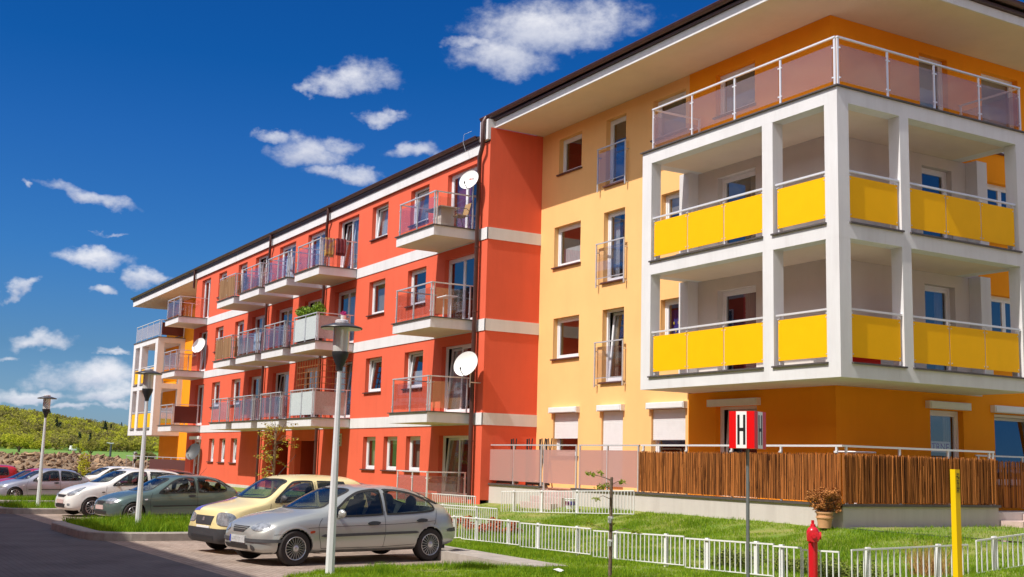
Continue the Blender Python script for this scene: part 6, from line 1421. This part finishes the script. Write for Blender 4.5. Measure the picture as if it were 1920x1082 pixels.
for k in range(2300):
    D = 480+random.random()**.9*270; t = random.uniform(.07, .33); x, y = -D, D*t; b = terr(x, y); con = random.random() < .013
    h = random.uniform(3.8, 7); r = random.uniform(1.9, 3.6)
    if con: V, T = crown_tris((x, y, b), r*.6, h*1.15, 70, .6, True, .5, .2); VC.append(V); TCn.append(T)
    else: V, T = crown_tris((x, y, b-1.0), r, h+1.0, 95, .55, False, random.choice([.08, .2, .35, .55, .75, .95]), .12); VV.append(V); TT.append(T)
tri_object('forest', np.concatenate(VV).reshape(-1, 3), np.repeat(np.concatenate(TT), 3), FO)
tri_object('conifers', np.concatenate(VC).reshape(-1, 3), np.repeat(np.concatenate(TCn), 3), DKF)
def px_tree(name, x, y, r, h, trunk, tb, label, cat='tree', con=False, n=1500, size=.26, m=FO):
    b = terr(x, y); o = empty(name, (x, y, b), 0, label, cat, 'trees at the foot of the wooded hill'); V, T = crown_tris((x, y, b+trunk), r, h, n, size, con, tb, .15); tri_object('crown', V.reshape(-1, 3), np.repeat(T, 3), m if not con else DKF, None, o)
    mb = MB(); mb.tube([(x, y, b-.3), (x+.1, y, b+trunk+.2*h), (x-.2, y+.2, b+trunk+.75*h)], [r*.07+.1, r*.05+.05, .05], 7)
    for k in range(4): a = k*1.6; mb.tube([(x, y, b+trunk*.8), (x+math.cos(a)*r*.5, y+math.sin(a)*r*.5, b+trunk+h*.45)], [r*.04+.05, .04], 5)
    mb.build('trunk', BARK, o); return o
px_tree('broadleaf_tree', -330, 330*.1335, 3.3, 4.6, .5, .95, 'bright yellow-green round tree at the left foot of the wooded hill')
px_tree('broadleaf_tree', -335, 335*.150, 2.4, 3.3, .4, .85, 'yellow-green bush-like tree just right of the brightest one')
px_tree('willow_tree', -230, 230*.188, 1.9, 2.5, .9, .35, 'olive spreading tree with a dark forked trunk in the green field', n=1500, size=.16)
px_tree('willow_tree', -236, 236*.180, 1.0, 1.9, .9, .95, 'small yellow tree touching the olive one in the field', n=700, size=.14)
px_tree('conifer_tree', -600, 600*.160, 2.2, 8, 0, .5, 'dark spruce standing on the skyline left of the far lamp', con=True)
px_tree('conifer_tree', -600, 600*.198, 2.4, 8, 1, .5, 'dark pine rising highest above the middle of the wood', con=True)
px_tree('dark_shrub', -210, 210*.232, 1.2, 1.3, .1, .05, 'dark round bush on the field beside the white corner frame', 'shrub', n=500, size=.4)
px_tree('broadleaf_tree', -300, 300*.252, 2.6, 3.6, .6, .8, 'pale green tree showing under the far loggia frame')
# brown-green bushes and saplings near the heap
def bush(x, y, r, h, tb, n, size, label, m=FO, zb=None, cat='shrub', nm='shrub'):
    b = terr(x, y) if zb is None else zb; o = empty(nm, (x, y, b), 0, label, cat); V, T = crown_tris((x, y, b), r, h, n, size, False, tb, .2); tri_object('foliage', V.reshape(-1, 3), np.repeat(T, 3), m, None, o); mb = MB(); mb.tube([(x, y, b-.2), (x, y, b+h*.8)], [.04, .015], 5); mb.build('stem', BARK, o)
bush(-74, 15.2, 1.3, 1.6, .8, 700, .10, 'yellow-green bush at the foot of the rubble heap beside the white car')
bush(-58.5, 10.6, .35, 2.6, .9, 420, .06, 'slender young birch between the silver and the white car', cat='tree', nm='young_tree')
bush(-75, 21.3, 1.0, 1.5, .9, 300, .09, 'thin green shrub behind the far terrace railing')
o = empty('rusty_panel_fence', (-76, 9, -1.5), 0, 'rust-coloured panel fence in front of the rubble heap', 'fence'); mb = MB(); mb.box((-76.1, 10.2, -1.8), (-76.0, 12.9, .35)); mb.build('panel', mat('rust', (.30, .09, .035), .9, var=.3, vscale=6), o)
mb = MB()
for y in (10.15, 11.5, 12.9): mb.box((-76.15, y, -1.9), (-75.98, y+.08, .42))
mb.build('post', BARK, o)
mb = MB(); mb.box((-128, 22, -2), (-127, 40, .62)); mb.box((-128.1, 22, .622), (-126.9, 40, .75)); tag(mb.build('concrete_wall', mat('pale_concrete', (.42, .38, .33), .9, var=.15, vscale=1)), 'pale low concrete wall behind the right end of the rubble heap', 'wall')
o = empty('white_shed', (-110, 30, -1), 0, 'low white shed with a dark flat roof beside the far loggia', 'shed'); mb = MB(); mb.box((-112, 24.4, -2), (-108, 30, .05)); mb.build('wall', WHITEP, o); mb = MB(); mb.box((-112.3, 24.1, .052), (-107.7, 30.3, .35)); mb.build('roof', FLASH, o)
o = empty('lamp_post', (-150, 30, -.5), 0, 'dark distant road lamp post in front of the field', 'lamp post'); yy = 150*.2035; mb = MB(); mb.tube([(-150, yy, -.6), (-150, yy+.05, 2.6)], [.16, .11], 8); mb.build('pole', mat('dark_post', (.06, .07, .08), .6), o); mb = MB(); mb.tube([(-150, yy-.5, 2.72), (-150, yy+.1, 2.62), (-150, yy+.35, 2.7)], [.05, .09, .05], 8); mb.build('lamp_head', STEEL, o)
mb = MB(); mb.box((-60.5, 5.55, -.5), (-60.4, 5.65, 1.0)); 
o = empty('gas_marker_post', (-75, 9.1, -1.5), 0, 'small distant yellow marker post before the rubble at the far left', 'marker post'); mb = MB(); mb.box((-75.1, 9.05, -1.7), (-75, 9.2, .15)); mb.build('post', MATS['marker_yellow'], o)
# electricity pylon
o = empty('power_pylon', (-900, 205, 0), 0, 'faint lattice power pylon on the skyline beside the far loggia', 'pylon'); mb = MB(); X, Y = -900, 900*.2295
for sx, sy in ((-1, -1), (1, -1), (1, 1), (-1, 1)): mb.tube([(X+sx*2.5, Y+sy*2.5, 0), (X+sx*.5, Y+sy*.5, 22), (X, Y, 27)], .16, 4)
for z in range(2, 24, 3): w = 2.5-2*z/22; mb.tube([(X-w, Y-w, z), (X+w, Y+w, z+3)], .1, 4); mb.tube([(X+w, Y-w, z), (X-w, Y+w, z+3)], .1, 4)
for z, w in ((18, 6), (22, 4.5)): mb.tube([(X, Y-w, z), (X, Y+w, z)], .2, 4); mb.tube([(X, Y-w, z), (X, Y, z+1.6), (X, Y+w, z)], .12, 4)
mb.build('lattice', STEEL, o)
# white van far off
VX, VY = -430, 430*.171; vb = terr(VX, VY)
o = empty('white_van', (VX, VY, vb), 0, 'tiny white van on the far road at the foot of the wood', 'van'); mb = MB(); P_ = [(0, .3), (0, 1.0), (.7, 1.1), (1.3, 1.9), (4.3, 1.9), (4.4, .3)]
mb.add([(VX+a, VY, vb+z) for a, z in P_]+[(VX+a, VY+1.8, vb+z) for a, z in P_], [tuple(range(6)), tuple(range(6, 12))]+[(i, (i+1) % 6, (i+1) % 6+6, i+6) for i in range(6)]); mb.build('body', WHITEP, o)
for w in (.9, 3.5):
    for yy in (-.02, 1.8): mb = MB(); mb.lathe([(0, .02), (.33, .02), (.33, -.2), (0, -.2)], (VX+w, VY+yy, vb+.33), 14, 'y'); mb.build('wheel', RUBBER, o)
mb = MB(); mb.box((VX+4.38, VY+.2, vb+1.1), (VX+4.42, VY+1.6, vb+1.6)); mb.build('rear_window', BLACKP, o)
